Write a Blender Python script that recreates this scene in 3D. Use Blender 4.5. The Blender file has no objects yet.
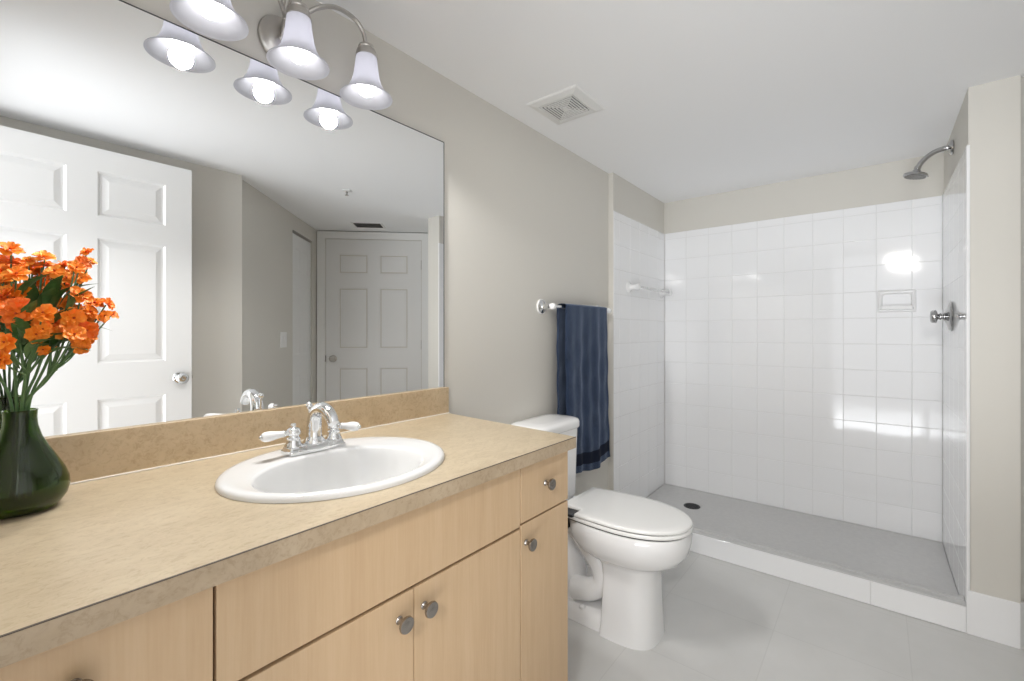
import bpy, bmesh, math, random
from mathutils import Vector, Matrix
PI = math.pi
random.seed(7)
SC = bpy.context.scene
COL = SC.collection

# ------------------------------------------------------------------ camera
cd = bpy.data.cameras.new('camera')
cam = bpy.data.objects.new('camera', cd)
COL.objects.link(cam)
FPX, YAW, PYC = 450.84, 38.97, 332.4
cd.sensor_fit = 'HORIZONTAL'
cd.sensor_width = 36.0
cd.lens = 36.0 * FPX / 1024.0
cd.shift_y = -(340.5 - PYC) / 1024.0
cd.clip_start = 0.02
cam.location = (0.0, -1.2834, 1.2008)
cam.rotation_euler = (PI / 2, 0, math.radians(YAW - 90.0))
SC.camera = cam

# ------------------------------------------------------------------ world, lights, exposure
w = bpy.data.worlds.new('world')
SC.world = w
w.use_nodes = True
bg = w.node_tree.nodes['Background']
# light from outside the doorway: even base plus an added bright lobe straight out
_nt = w.node_tree
_tc = _nt.nodes.new('ShaderNodeTexCoord')
_sp = _nt.nodes.new('ShaderNodeSeparateXYZ')
_rp = _nt.nodes.new('ShaderNodeValToRGB')
_mr = _nt.nodes.new('ShaderNodeMapRange')
_mr.inputs[1].default_value = 1.0
_mr.inputs[2].default_value = -1.0
_nt.links.new(_tc.outputs['Generated'], _sp.inputs[0])
_nt.links.new(_sp.outputs[0], _mr.inputs[0])
_nt.links.new(_mr.outputs[0], _rp.inputs[0])
_e = _rp.color_ramp.elements
_e[0].position = 0.84
_e[0].color = (0.0, 0.0, 0.0, 1)
_e[1].position = 0.975
_e[1].color = (0.94, 0.97, 1.0, 1)
_ab = _nt.nodes.new('ShaderNodeMath')
_ab.operation = 'MULTIPLY'               # lobe kept below the horizon, shaped to reach the far ceiling
_ab.inputs[1].default_value = -1.0
_nt.links.new(_sp.outputs[2], _ab.inputs[0])
_rz = _nt.nodes.new('ShaderNodeValToRGB')
_nt.links.new(_ab.outputs[0], _rz.inputs[0])
_z = _rz.color_ramp.elements
_z.new(0.3)
_z.new(0.6)
for _i, (_p, _v) in enumerate(((0.12, 0.0), (0.18, 1.0), (0.38, 1.0), (0.50, 0.0))):
    _z[_i].position = _p
    _z[_i].color = (_v, _v, _v, 1)
_mx = _nt.nodes.new('ShaderNodeMix')
_mx.data_type = 'RGBA'
_mx.blend_type = 'MULTIPLY'
_mx.inputs[0].default_value = 1.0
_nt.links.new(_rp.outputs[0], _mx.inputs[6])
_nt.links.new(_rz.outputs[0], _mx.inputs[7])
_ad = _nt.nodes.new('ShaderNodeMix')
_ad.data_type = 'RGBA'
_ad.blend_type = 'ADD'
_ad.inputs[0].default_value = 1.0
_ad.inputs[7].default_value = (0.128, 0.130, 0.134, 1)
_nt.links.new(_mx.outputs[2], _ad.inputs[6])
_nt.links.new(_ad.outputs[2], bg.inputs[0])
bg.inputs[1].default_value = 11.2


def area(name, loc, target, power, sx, sy, color=(1, 1, 1)):
    ld = bpy.data.lights.new(name, 'AREA')
    ld.shape = 'RECTANGLE'
    ld.size, ld.size_y = sx, sy
    ld.energy = power
    ld.color = color
    o = bpy.data.objects.new(name, ld)
    COL.objects.link(o)
    o.location = loc
    o.rotation_euler = (Vector(target) - Vector(loc)).to_track_quat('-Z', 'Y').to_euler()
    return o


# the lamp on the ceiling of the room outside the open doorway
area('bedroom_ceiling_lamp', (-1.15, -1.56, 2.12), (0.2, -1.45, 0.9), 19, 0.24, 0.18, (1.0, 0.97, 0.93))
# tells the renderer where daylight enters (gives no light of its own)
pt = area('doorway_daylight', (-0.10, -1.27, 1.05), (1, -1.27, 1.05), 1, 0.84, 2.08)
pt.data.cycles.is_portal = True

BULB_STRENGTH = 8.0
BULB_SPOT = 12.0
vs = SC.view_settings
vs.view_transform = 'Standard'
vs.look = 'None'
vs.gamma = 1.0
vs.use_curve_mapping = False
vs.exposure = 0.46
SC.display_settings.display_device = 'sRGB'
SC.cycles.use_denoising = True
SC.cycles.max_bounces = 14
SC.cycles.diffuse_bounces = 8
SC.cycles.glossy_bounces = 8
SC.cycles.transmission_bounces = 10
SC.cycles.sample_clamp_indirect = 8.0
SC.cycles.caustics_refractive = False
SC.cycles.caustics_reflective = False


# ------------------------------------------------------------------ materials
def mat(name, color, rough=0.5, metal=0.0, spec=0.5, coat=0.0, coat_rough=0.03, emit=None, trans=0.0, ior=1.5):
    m = bpy.data.materials.new(name)
    m.use_nodes = True
    b = m.node_tree.nodes['Principled BSDF']
    b.inputs['Base Color'].default_value = (*color, 1)
    b.inputs['Roughness'].default_value = rough
    b.inputs['Metallic'].default_value = metal
    b.inputs['Specular IOR Level'].default_value = spec
    b.inputs['Coat Weight'].default_value = coat
    b.inputs['Coat Roughness'].default_value = coat_rough
    b.inputs['Transmission Weight'].default_value = trans
    b.inputs['IOR'].default_value = ior
    if emit:
        b.inputs['Emission Color'].default_value = (*emit[0], 1)
        b.inputs['Emission Strength'].default_value = emit[1]
    return m


def nd(m, kind, **kw):
    n = m.node_tree.nodes.new(kind)
    for k, v in kw.items():
        setattr(n, k, v)
    return n


def lk(m, a, b):
    m.node_tree.links.new(a, b)


def bsdf(m):
    return m.node_tree.nodes['Principled BSDF']


def noise(m, scale, detail=4, rough=0.6, stretch=(1, 1, 1), dist=0.0):
    tc = nd(m, 'ShaderNodeTexCoord')
    mp = nd(m, 'ShaderNodeMapping')
    mp.inputs['Scale'].default_value = stretch
    n = nd(m, 'ShaderNodeTexNoise')
    n.inputs['Scale'].default_value = scale
    n.inputs['Detail'].default_value = detail
    n.inputs['Roughness'].default_value = rough
    n.inputs['Distortion'].default_value = dist
    lk(m, tc.outputs['Object'], mp.inputs['Vector'])
    lk(m, mp.outputs['Vector'], n.inputs['Vector'])
    return n.outputs['Fac']


def ramp(m, fac, stops):
    r = nd(m, 'ShaderNodeValToRGB')
    e = r.color_ramp.elements
    while len(e) < len(stops):
        e.new(0.5)
    for i, (p, c) in enumerate(stops):
        e[i].position = p
        e[i].color = (*c, 1)
    lk(m, fac, r.inputs['Fac'])
    return r.outputs['Color']


def bump(m, fac, strength=0.2, dist=0.002):
    b = nd(m, 'ShaderNodeBump')
    b.inputs['Strength'].default_value = strength
    b.inputs['Distance'].default_value = dist
    lk(m, fac, b.inputs['Height'])
    lk(m, b.outputs['Normal'], bsdf(m).inputs['Normal'])


def mixc(m, a, b, fac, mode='MIX'):
    n = nd(m, 'ShaderNodeMix', data_type='RGBA', blend_type=mode)
    if isinstance(fac, float):
        n.inputs[0].default_value = fac
    else:
        lk(m, fac, n.inputs[0])
    for s, v in ((6, a), (7, b)):
        if isinstance(v, tuple):
            n.inputs[s].default_value = (*v, 1)
        else:
            lk(m, v, n.inputs[s])
    return n.outputs[2]


M = {}
M['wall'] = mat('wall_paint', (0.645, 0.625, 0.578), 0.6, spec=0.3)
bump(M['wall'], noise(M['wall'], 220, 3), 0.06, 0.001)
M['ceiling'] = mat('ceiling_paint', (0.885, 0.89, 0.90), 0.75, spec=0.2)
bump(M['ceiling'], noise(M['ceiling'], 160, 3), 0.05, 0.001)
M['tile'] = mat('white_glazed_tile', (0.86, 0.865, 0.875), 0.06, spec=0.55)
bump(M['tile'], noise(M['tile'], 9, 1), 0.10, 0.004)
M['tile_side'] = mat('white_glazed_tile_smooth', (0.86, 0.865, 0.875), 0.035, spec=0.55)
M['grout'] = mat('grey_grout', (0.70, 0.70, 0.70), 0.8)
M['white_paint'] = mat('white_gloss_paint', (0.79, 0.79, 0.785), 0.32)
M['white_trim'] = mat('white_trim_paint', (0.83, 0.83, 0.825), 0.35)
M['porcelain'] = mat('white_porcelain', (0.82, 0.82, 0.82), 0.08, spec=0.6)
M['sink'] = mat('sink_enamel', (0.70, 0.70, 0.695), 0.1, spec=0.55)
M['seat'] = mat('white_seat_plastic', (0.83, 0.83, 0.815), 0.18)
M['chrome'] = mat('chrome', (0.80, 0.81, 0.82), 0.07, metal=1.0)
M['chrome_dark'] = mat('darkened_chrome', (0.50, 0.50, 0.50), 0.12, metal=1.0)  # even darker tone put in for the dark surroundings this chrome reflects
M['nickel'] = mat('brushed_nickel', (0.52, 0.50, 0.475), 0.28, metal=1.0)
M['knob'] = mat('aged_nickel', (0.36, 0.335, 0.31), 0.24, metal=1.0)
M['mirror'] = mat('mirror_silver', (0.93, 0.94, 0.94), 0.0, metal=1.0)
M['mirror_edge'] = mat('mirror_edge', (0.05, 0.055, 0.055), 0.3)
M['dark'] = mat('dark_gap', (0.02, 0.018, 0.016), 0.7)
M['seam'] = mat('brown_seam', (0.075, 0.055, 0.04), 0.6)
M['black'] = mat('black_plastic', (0.02, 0.02, 0.022), 0.4)
M['caulk'] = mat('white_caulk', (0.76, 0.73, 0.67), 0.5)
M['acrylic'] = mat('clear_acrylic', (0.95, 0.95, 0.95), 0.05, trans=0.75, ior=1.35)
M['vent'] = mat('vent_white', (0.78, 0.78, 0.77), 0.45)
M['vent_dark'] = mat('vent_shadow', (0.10, 0.10, 0.10), 0.7)
M['louvre'] = mat('louvre_grey', (0.22, 0.215, 0.20), 0.5)

# floor: big pale tiles with thin grout
m = mat('floor_tile', (0.56, 0.56, 0.55), 0.30, spec=0.45)
tc = nd(m, 'ShaderNodeTexCoord')
mp = nd(m, 'ShaderNodeMapping')
mp.inputs['Location'].default_value = (0.025, 0.12, 0)
bk = nd(m, 'ShaderNodeTexBrick', offset=0.0, squash=1.0)
bk.inputs['Scale'].default_value = 1.0
bk.inputs['Brick Width'].default_value = 0.42
bk.inputs['Row Height'].default_value = 0.42
bk.inputs['Mortar Size'].default_value = 0.0022
bk.inputs['Mortar Smooth'].default_value = 0.3
bk.inputs['Color1'].default_value = (0.64, 0.64, 0.63, 1)
bk.inputs['Color2'].default_value = (0.625, 0.625, 0.615, 1)
bk.inputs['Mortar'].default_value = (0.585, 0.585, 0.575, 1)
lk(m, tc.outputs['Object'], mp.inputs['Vector'])
lk(m, mp.outputs['Vector'], bk.inputs['Vector'])
nz = ramp(m, noise(m, 5, 3), [(0.3, (0.96, 0.96, 0.955)), (0.7, (1.02, 1.02, 1.02))])
lk(m, mixc(m, bk.outputs['Color'], nz, 1.0, 'MULTIPLY'), bsdf(m).inputs['Base Color'])
M['floor'] = m

# shower pan: grey cast stone
m = mat('grey_cast_marble', (0.53, 0.53, 0.53), 0.28)
lk(m, ramp(m, noise(m, 40, 3), [(0.3, (0.51, 0.51, 0.51)), (0.7, (0.555, 0.555, 0.55))]), bsdf(m).inputs['Base Color'])
M['pan'] = m


# laminate: mottled travertine print
def laminate(name, tint):
    m = mat(name, (0.6, 0.5, 0.35), 0.32, spec=0.4)
    a = ramp(m, noise(m, 14, 6, 0.62, (1, 1.8, 1), 0.6), [(0.28, (0.56, 0.465, 0.335)), (0.5, (0.625, 0.525, 0.39)), (0.74, (0.675, 0.58, 0.44))])
    b = ramp(m, noise(m, 75, 5, 0.75, (1, 1.6, 1), 0.8), [(0.36, (0.84, 0.815, 0.775)), (0.50, (1.0, 1.0, 1.0)), (0.72, (1.05, 1.045, 1.03))])
    c = mixc(m, a, b, 1.0, 'MULTIPLY')
    c = mixc(m, c, tint, 1.0, 'MULTIPLY')
    lk(m, c, bsdf(m).inputs['Base Color'])
    return m


M['laminate'] = laminate('travertine_laminate', (0.77, 0.75, 0.70))
M['splash'] = laminate('travertine_backsplash', (0.84, 0.775, 0.685))
M['edge'] = laminate('travertine_edge', (0.66, 0.61, 0.56))

# maple veneer, grain upright
m = mat('maple_veneer', (0.6, 0.4, 0.22), 0.36, spec=0.4)
a = ramp(m, noise(m, 9, 5, 0.6, (3.2, 3.2, 0.28), 0.5), [(0.25, (0.485, 0.335, 0.20)), (0.5, (0.53, 0.375, 0.228)), (0.78, (0.565, 0.41, 0.258))])
b = ramp(m, noise(m, 60, 3, 0.6, (4, 4, 0.12)), [(0.35, (0.965, 0.955, 0.94)), (0.6, (1.0, 1.0, 1.0)), (0.8, (1.015, 1.015, 1.015))])
lk(m, mixc(m, a, b, 1.0, 'MULTIPLY'), bsdf(m).inputs['Base Color'])
M['maple'] = m

# towel
m = mat('navy_terry', (0.028, 0.05, 0.105), 0.95, spec=0.1)
lk(m, ramp(m, noise(m, 26, 5, 0.7, (1, 1, 0.5)), [(0.3, (0.014, 0.023, 0.046)), (0.7, (0.030, 0.046, 0.088))]), bsdf(m).inputs['Base Color'])
bsdf(m).inputs['Sheen Weight'].default_value = 0.5
bsdf(m).inputs['Sheen Tint'].default_value = (0.5, 0.6, 0.8, 1)
bump(m, noise(m, 420, 3), 0.6, 0.003)
M['towel'] = m
m = mat('navy_border', (0.009, 0.013, 0.028), 0.8, spec=0.15)
bump(m, noise(m, 300, 2, 0.5, (1, 1, 4)), 0.4, 0.002)
M['towel_band'] = m

# frosted glass shade: diffuse + translucent
m = bpy.data.materials.new('frosted_glass')
m.use_nodes = True
nt = m.node_tree
nt.nodes.clear()
out = nt.nodes.new('ShaderNodeOutputMaterial')
df = nt.nodes.new('ShaderNodeBsdfDiffuse')
tl = nt.nodes.new('ShaderNodeBsdfTranslucent')
gl = nt.nodes.new('ShaderNodeBsdfGlossy')
df.inputs[0].default_value = (0.30, 0.30, 0.32, 1)
tl.inputs[0].default_value = (0.55, 0.55, 0.60, 1)
gl.inputs['Roughness'].default_value = 0.2
m1 = nt.nodes.new('ShaderNodeMixShader')
m1.inputs[0].default_value = 0.45
m2 = nt.nodes.new('ShaderNodeMixShader')
m2.inputs[0].default_value = 0.05
nt.links.new(df.outputs[0], m1.inputs[1])
nt.links.new(tl.outputs[0], m1.inputs[2])
nt.links.new(m1.outputs[0], m2.inputs[1])
nt.links.new(gl.outputs[0], m2.inputs[2])
ems = nt.nodes.new('ShaderNodeEmission')      # opal glass glows evenly when lit
ems.inputs[0].default_value = (0.95, 0.95, 1.0, 1)
ems.inputs[1].default_value = 0.15
ads = nt.nodes.new('ShaderNodeAddShader')
nt.links.new(m2.outputs[0], ads.inputs[0])
nt.links.new(ems.outputs[0], ads.inputs[1])
nt.links.new(ads.outputs[0], out.inputs[0])
M['shade'] = m
M['bulb'] = mat('lit_bulb', (1, 1, 1), 0.5, emit=((1.0, 0.985, 0.97), BULB_STRENGTH))

# vase: dark green glass
m = mat('green_glass', (0.105, 0.20, 0.02), 0.015, spec=0.6, trans=0.96, ior=1.5)
M['vase'] = m
M['stem'] = mat('stem_green', (0.085, 0.17, 0.06), 0.5)
m = mat('leaf_green', (0.03, 0.09, 0.02), 0.45)
lk(m, ramp(m, noise(m, 60, 3), [(0.3, (0.035, 0.09, 0.022)), (0.7, (0.09, 0.19, 0.05))]), bsdf(m).inputs['Base Color'])
M['leaf'] = m
m = mat('orange_petal', (0.8, 0.2, 0.02), 0.55)
lk(m, ramp(m, noise(m, 55, 3), [(0.3, (0.84, 0.19, 0.008)), (0.55, (0.90, 0.27, 0.014)), (0.8, (0.93, 0.36, 0.03))]), bsdf(m).inputs['Base Color'])
bsdf(m).inputs['Subsurface Weight'].default_value = 0.0
M['petal'] = m
M['petal_deep'] = mat('deep_orange_petal', (0.80, 0.16, 0.007), 0.55)
M['petal_light'] = mat('light_orange_petal', (0.93, 0.36, 0.04), 0.55)
M['centre'] = mat('flower_centre', (0.42, 0.06, 0.01), 0.7)

# ------------------------------------------------------------------ mesh helpers


def box(bm, x0, x1, y0, y1, z0, z1, bev=0.0, seg=2):
    mtx = Matrix.Translation(((x0 + x1) / 2, (y0 + y1) / 2, (z0 + z1) / 2)) @ Matrix.Diagonal((abs(x1 - x0), abs(y1 - y0), abs(z1 - z0), 1))
    r = bmesh.ops.create_cube(bm, size=1.0, matrix=mtx)
    if bev > 0:
        vs_ = set(r['verts'])
        es = [e for e in bm.edges if e.verts[0] in vs_ and e.verts[1] in vs_]
        bmesh.ops.bevel(bm, geom=es, offset=bev, segments=seg, affect='EDGES', profile=0.5)


def frame_of(d):
    d = d.normalized()
    u = d.orthogonal().normalized()
    return u, d.cross(u)


def tube(bm, pts, radii, n=16, cap=True):
    """swept round tube with parallel transported frame"""
    pts = [Vector(p) for p in pts]
    if not hasattr(radii, '__len__'):
        radii = [radii] * len(pts)
    t0 = (pts[1] - pts[0]).normalized()
    u, v = frame_of(t0)
    rings = []
    for i, p in enumerate(pts):
        if i == 0:
            t = pts[1] - pts[0]
        elif i == len(pts) - 1:
            t = pts[-1] - pts[-2]
        else:
            t = (pts[i + 1] - pts[i]).normalized() + (pts[i] - pts[i - 1]).normalized()
        t = t.normalized()
        u = (u - t * u.dot(t)).normalized()
        v = t.cross(u)
        rings.append([bm.verts.new(p + (u * math.cos(2 * PI * k / n) + v * math.sin(2 * PI * k / n)) * radii[i]) for k in range(n)])
    for a, b in zip(rings, rings[1:]):
        for k in range(n):
            bm.faces.new((a[k], a[(k + 1) % n], b[(k + 1) % n], b[k]))
    if cap:
        bm.faces.new(rings[0][::-1])
        bm.faces.new(rings[-1])


def lathe(bm, prof, origin=(0, 0, 0), axis=(0, 0, 1), n=32, sx=1.0, sy=1.0, closed=False):
    """prof: (radius, height) list; revolved about axis"""
    ax = Vector(axis).normalized()
    if abs(ax.z) > 0.999:
        u, v = Vector((1, 0, 0)), Vector((0, 1, 0)) if ax.z > 0 else Vector((0, -1, 0))
    else:
        u = Vector((0, 0, 1)).cross(ax).normalized()
        v = ax.cross(u)
    o = Vector(origin)
    rings = []
    for r, h in prof:
        if r < 1e-6:
            rings.append([bm.verts.new(o + ax * h)])
        else:
            rings.append([bm.verts.new(o + ax * h + u * (math.cos(2 * PI * k / n) * r * sx) + v * (math.sin(2 * PI * k / n) * r * sy)) for k in range(n)])
    prs = list(zip(rings, rings[1:]))
    if closed:
        prs.append((rings[-1], rings[0]))
    for a, b in prs:
        for k in range(n):
            k2 = (k + 1) % n
            if len(a) == 1 and len(b) == 1:
                continue
            if len(a) == 1:
                bm.faces.new((a[0], b[k2], b[k]))
            elif len(b) == 1:
                bm.faces.new((a[k], a[k2], b[0]))
            else:
                bm.faces.new((a[k], a[k2], b[k2], b[k]))


def loft(bm, rings, cap0=True, cap1=True):
    rs = [[bm.verts.new(p) for p in r] for r in rings]
    n = len(rs[0])
    for a, b in zip(rs, rs[1:]):
        for k in range(n):
            bm.faces.new((a[k], a[(k + 1) % n], b[(k + 1) % n], b[k]))
    if cap0:
        bm.faces.new(rs[0][::-1])
    if cap1:
        bm.faces.new(rs[-1])
    return rs


def smooth_path(P, sub=6):
    """Catmull-Rom through the points"""
    P = [Vector(p) for p in P]
    Q = [P[0] * 2 - P[1]] + P + [P[-1] * 2 - P[-2]]
    out_ = []
    for i in range(1, len(Q) - 2):
        for s in range(sub):
            t = s / sub
            a, b, c, d = Q[i - 1], Q[i], Q[i + 1], Q[i + 2]
            out_.append(0.5 * ((2 * b) + (c - a) * t + (2 * a - 5 * b + 4 * c - d) * t * t + (3 * b - a - 3 * c + d) * t ** 3))
    out_.append(P[-1])
    return out_


def lerp_list(vals, n):
    out_ = []
    for i in range(n):
        t = i / (n - 1) * (len(vals) - 1)
        k = min(int(t), len(vals) - 2)
        out_.append(vals[k] + (vals[k + 1] - vals[k]) * (t - k))
    return out_


def wloc(o):
    v = Vector((0, 0, 0))
    while o is not None:
        v = v + o.location
        o = o.parent
    return v


def obj(name, bm, material, parent=None, smooth=False, angle=35, label=None, mats=None, loc=None, recalc=True):
    """links the bmesh (built in world coordinates) as ONE object; origin = loc, or the parent's origin"""
    if recalc:
        bmesh.ops.recalc_face_normals(bm, faces=bm.faces)
    base = wloc(parent) if parent is not None else Vector((0, 0, 0))
    org = Vector(loc) if loc is not None else base
    bmesh.ops.translate(bm, verts=bm.verts, vec=-org)
    me = bpy.data.meshes.new(name)
    bm.to_mesh(me)
    bm.free()
    o = bpy.data.objects.new(name, me)
    COL.objects.link(o)
    me.materials.append(M[material])
    for x in (mats or []):
        me.materials.append(M[x])
    if smooth:
        me.polygons.foreach_set('use_smooth', [True] * len(me.polygons))
        if angle < 180:
            me.set_sharp_from_angle(angle=math.radians(angle))
    if parent is not None:
        o.parent = parent
    o.location = org - base
    if label:
        o['label'] = label
    return o


def thing(name, label, cat, loc, group=None):
    o = bpy.data.objects.new(name, None)
    o.empty_display_size = 0.05
    COL.objects.link(o)
    o.location = loc
    return tag(o, label, cat, group)


def tag(o, label, cat, group=None):
    o['label'] = label
    o['category'] = cat
    if group:
        o['group'] = group
    return o


def struct(name, bm, material, parent=None, **kw):
    o = obj(name, bm, material, parent, **kw)
    if parent is None:
        o['kind'] = 'structure'
    return o


def B():
    return bmesh.new()


# ------------------------------------------------------------------ dimensions (metres)
ZC = 2.178                      # ceiling
XL = -0.075                     # left wall, inner face
XJ = 2.53                       # vanity wall ends, shower begins
XF = 2.544                      # front plane of the shower
XB = 3.372                      # shower back wall, tile face
YSL, YSR = -0.037, -1.5616      # shower side walls, tile faces
YJ = -1.708                     # outer corner of the shower's end wall
YBK = -1.80                     # wall behind the open door
DG0 = Vector((1.075, YBK, 0))   # start of the diagonal wall
DG1 = Vector((2.185, -2.905, 0))  # its inner corner
TT = 1.945                      # top of the tile

# ------------------------------------------------------------------ room shell
b = B(); box(b, -0.3, 3.7, -3.3, 0.2, -0.12, 0.0); struct('floor', b, 'floor')
b = B(); box(b, -0.3, 3.7, -3.3, 0.2, ZC, ZC + 0.1); struct('ceiling', b, 'ceiling')
b = B(); box(b, -0.3, XJ, 0.0, 0.12, 0.0, ZC); struct('wall_vanity', b, 'wall')
b = B(); box(b, XJ, 3.5, -0.032, 0.12, 0.0, ZC); struct('wall_shower_left', b, 'wall')
b = B(); box(b, XB + 0.006, 3.5, -1.72, -0.032, 0.0, ZC); struct('wall_shower_back', b, 'wall')
b = B(); box(b, XF, 3.5, YJ, YSR - 0.006, 0.0, ZC); struct('wall_shower_right', b, 'wall')
# left wall with the doorway the picture is taken from
b = B()
box(b, XL - 0.1, XL, -0.86, 0.0, 0.0, ZC)
box(b, XL - 0.1, XL, -3.1, -1.70, 0.0, ZC)
box(b, XL - 0.1, XL, -1.70, -0.86, 2.10, ZC)
struct('wall_left', b, 'wall')
b = B(); box(b, XL, DG0.x + 0.05, YBK - 0.1, YBK, 0.0, ZC); struct('wall_behind_door', b, 'wall')


def wall_seg(bm, p, q, z0, z1, t=0.1, side=1):
    """upright slab from p to q (plan), thickness t on the outer side"""
    d = (q - p).normalized()
    nrm = Vector((d.y, -d.x, 0)) * side * t
    loft(bm, [[(p.x, p.y, z0), (q.x, q.y, z0), (q.x + nrm.x, q.y + nrm.y, z0), (p.x + nrm.x, p.y + nrm.y, z0)],
              [(p.x, p.y, z1), (q.x, q.y, z1), (q.x + nrm.x, q.y + nrm.y, z1), (p.x + nrm.x, p.y + nrm.y, z1)]])


dg = (DG1 - DG0).normalized()          # along the diagonal wall, away from the mirror
CL0 = DG0 + dg * ((1.753 - DG0.x) / dg.x)
CL1 = DG0 + dg * ((2.091 - DG0.x) / dg.x)
b = B()
wall_seg(b, DG0, CL0, 0, ZC)
wall_seg(b, CL1, DG1 + dg * 0.1, 0, ZC)
wall_seg(b, CL0, CL1, 2.05, ZC)
struct('wall_diagonal', b, 'wall')
dgn = Vector((dg.y, -dg.x, 0))         # outward normal (away from the room)
b = B()
wall_seg(b, CL0 + dgn * 0.5, CL1 + dgn * 0.5, 0, ZC)
wall_seg(b, CL0 + dgn * 0.1, CL0 + dgn * 0.6, 0, ZC)
wall_seg(b, CL1 + dgn * 0.1, CL1 + dgn * 0.6, 0, ZC, side=-1)
struct('wall_closet', b, 'wall')
dw = Vector((1, 1, 0)).normalized()    # along the wall with the far door, rightwards in the mirror
DW1 = DG1 + dw * 1.75
b = B(); wall_seg(b, DG1 - dw * 0.1, DW1, 0, ZC); struct('wall_far_door', b, 'wall')
dwn = Vector((-1, 1, 0)).normalized()  # its room side normal
RT0, RT1 = Vector((2.985, -2.110, 0)), Vector((XF + 0.008, YJ + 0.008, 0))
b = B(); wall_seg(b, RT0, RT1, 0, ZC); struct('wall_return', b, 'wall')
b = B(); wall_seg(b, RT0 - Vector((0.0085, 0.0085, 0)), RT1 - Vector((0.0085, 0.0085, 0)), 0, 0.174, 0.008); struct('baseboard_return', b, 'white_trim')


# ------------------------------------------------------------------ tiled shower walls
def tile_field(bm, o, u, v, nrm, us, vs_, gap=0.0016, th=0.006, bev=0.0018, tilt=0.003):
    """separate pillowed tiles between the cut lists us x vs_"""
    o, u, v, nrm = map(Vector, (o, u, v, nrm))
    for a0, a1 in zip(us, us[1:]):
        for c0, c1 in zip(vs_, vs_[1:]):
            if a1 - a0 < 0.012 or c1 - c0 < 0.012:
                continue
            g = gap / 2
            q0 = [(a0 + g, c0 + g), (a1 - g, c0 + g), (a1 - g, c1 - g), (a0 + g, c1 - g)]
            q1 = [(a0 + g + bev, c0 + g + bev), (a1 - g - bev, c0 + g + bev), (a1 - g - bev, c1 - g - bev), (a0 + g + bev, c1 - g - bev)]
            tx, ty = random.uniform(-tilt, tilt), random.uniform(-tilt, tilt)
            ca, cc = (a0 + a1) / 2, (c0 + c1) / 2
            r0 = [bm.verts.new(o + u * x + v * y) for x, y in q0]
            rm = [bm.verts.new(o + u * x + v * y + nrm * (th * 0.72)) for x, y in q0]
            r1 = [bm.verts.new(o + u * x + v * y + nrm * (th + (x - ca) * tx + (y - cc) * ty)) for x, y in q1]
            for k in range(4):
                k2 = (k + 1) % 4
                bm.faces.new((r0[k], r0[k2], rm[k2], rm[k]))
                bm.faces.new((rm[k], rm[k2], r1[k2], r1[k]))
            bm.faces.new(r1)


PZ, PY = 0.153, 0.155
zs = [0.05] + [0.061 + PZ * k for k in range(13)]
zs = [0.05] + [z for z in [1.591 + PZ * k for k in range(-10, 3)] if z > 0.06] + [TT]
ysb = [YSR] + sorted([-0.197 - PY * k for k in range(-1, 9) if YSR + 0.02 < -0.197 - PY * k < YSL - 0.0]) + [YSL]
b = B(); tile_field(b, (XB + 0.006, 0, 0), (0, 1, 0), (0, 0, 1), (-1, 0, 0), ysb, zs)
bp = B(); box(bp, XB + 0.0018, XB + 0.006, YSR, YSL, 0.03, TT)
s = struct('trim_1', bp, 'grout'); obj('tile_field', b, 'tile', s)
xs = [XF - 0.002] + [XB - 0.145 - PY * k for k in range(5, -1, -1) if XB - 0.145 - PY * k > XF + 0.02] + [XB]
b = B(); tile_field(b, (0, YSL + 0.006, 0), (1, 0, 0), (0, 0, 1), (0, -1, 0), [XJ + 0.001] + xs[1:], zs)
bp = B(); box(bp, XJ + 0.001, XB, YSL + 0.0018, YSL + 0.005, 0.03, TT)
s = struct('trim_2', bp, 'grout'); obj('tile_field', b, 'tile', s)
b = B(); tile_field(b, (0, YSR - 0.006, 0), (1, 0, 0), (0, 0, 1), (0, 1, 0), [XF + 0.012] + xs[1:], zs, tilt=0.0, bev=0.0006, gap=0.0006)
box(b, XF - 0.008, XF + 0.0115, YSR - 0.011, YSR, 0.1745, TT + 0.003, 0.004, 3)   # bullnose end trim
bp = B(); box(bp, XF, XB, YSR - 0.006, YSR - 0.0008, 0.03, TT)
s = struct('trim_3', bp, 'tile_side'); obj('tile_field', b, 'tile_side', s)

# curb of white tile below the shower opening, and the tile base round the end wall
CZ = 0.106
b = B(); box(b, XF - 0.002, XF + 0.09, YSR, YSL, 0.0, CZ - 0.002)
s = struct('trim_4', b, 'grout')
b = B(); tile_field(b, (XF - 0.002, 0, 0), (0, 1, 0), (0, 0, 1), (-1, 0, 0), [YSR + 0.0] + [-1.262] + [YSL], [0.001, CZ], tilt=0.001, gap=0.001)
obj('curb_tile', b, 'tile', s)
b = B(); box(b, XF - 0.008, XF, YJ, YSR, 0.0, 0.174, 0.003)
struct('baseboard_right', b, 'tile')
b = B(); box(b, 1.16, XJ, -0.010, 0.0, 0.0, 0.10, 0.003); struct('baseboard_vanity', b, 'tile')
b = B(); box(b, XL, DG0.x, YBK, YBK + 0.012, 0.0, 0.09, 0.003); struct('baseboard_back', b, 'white_trim')


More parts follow.
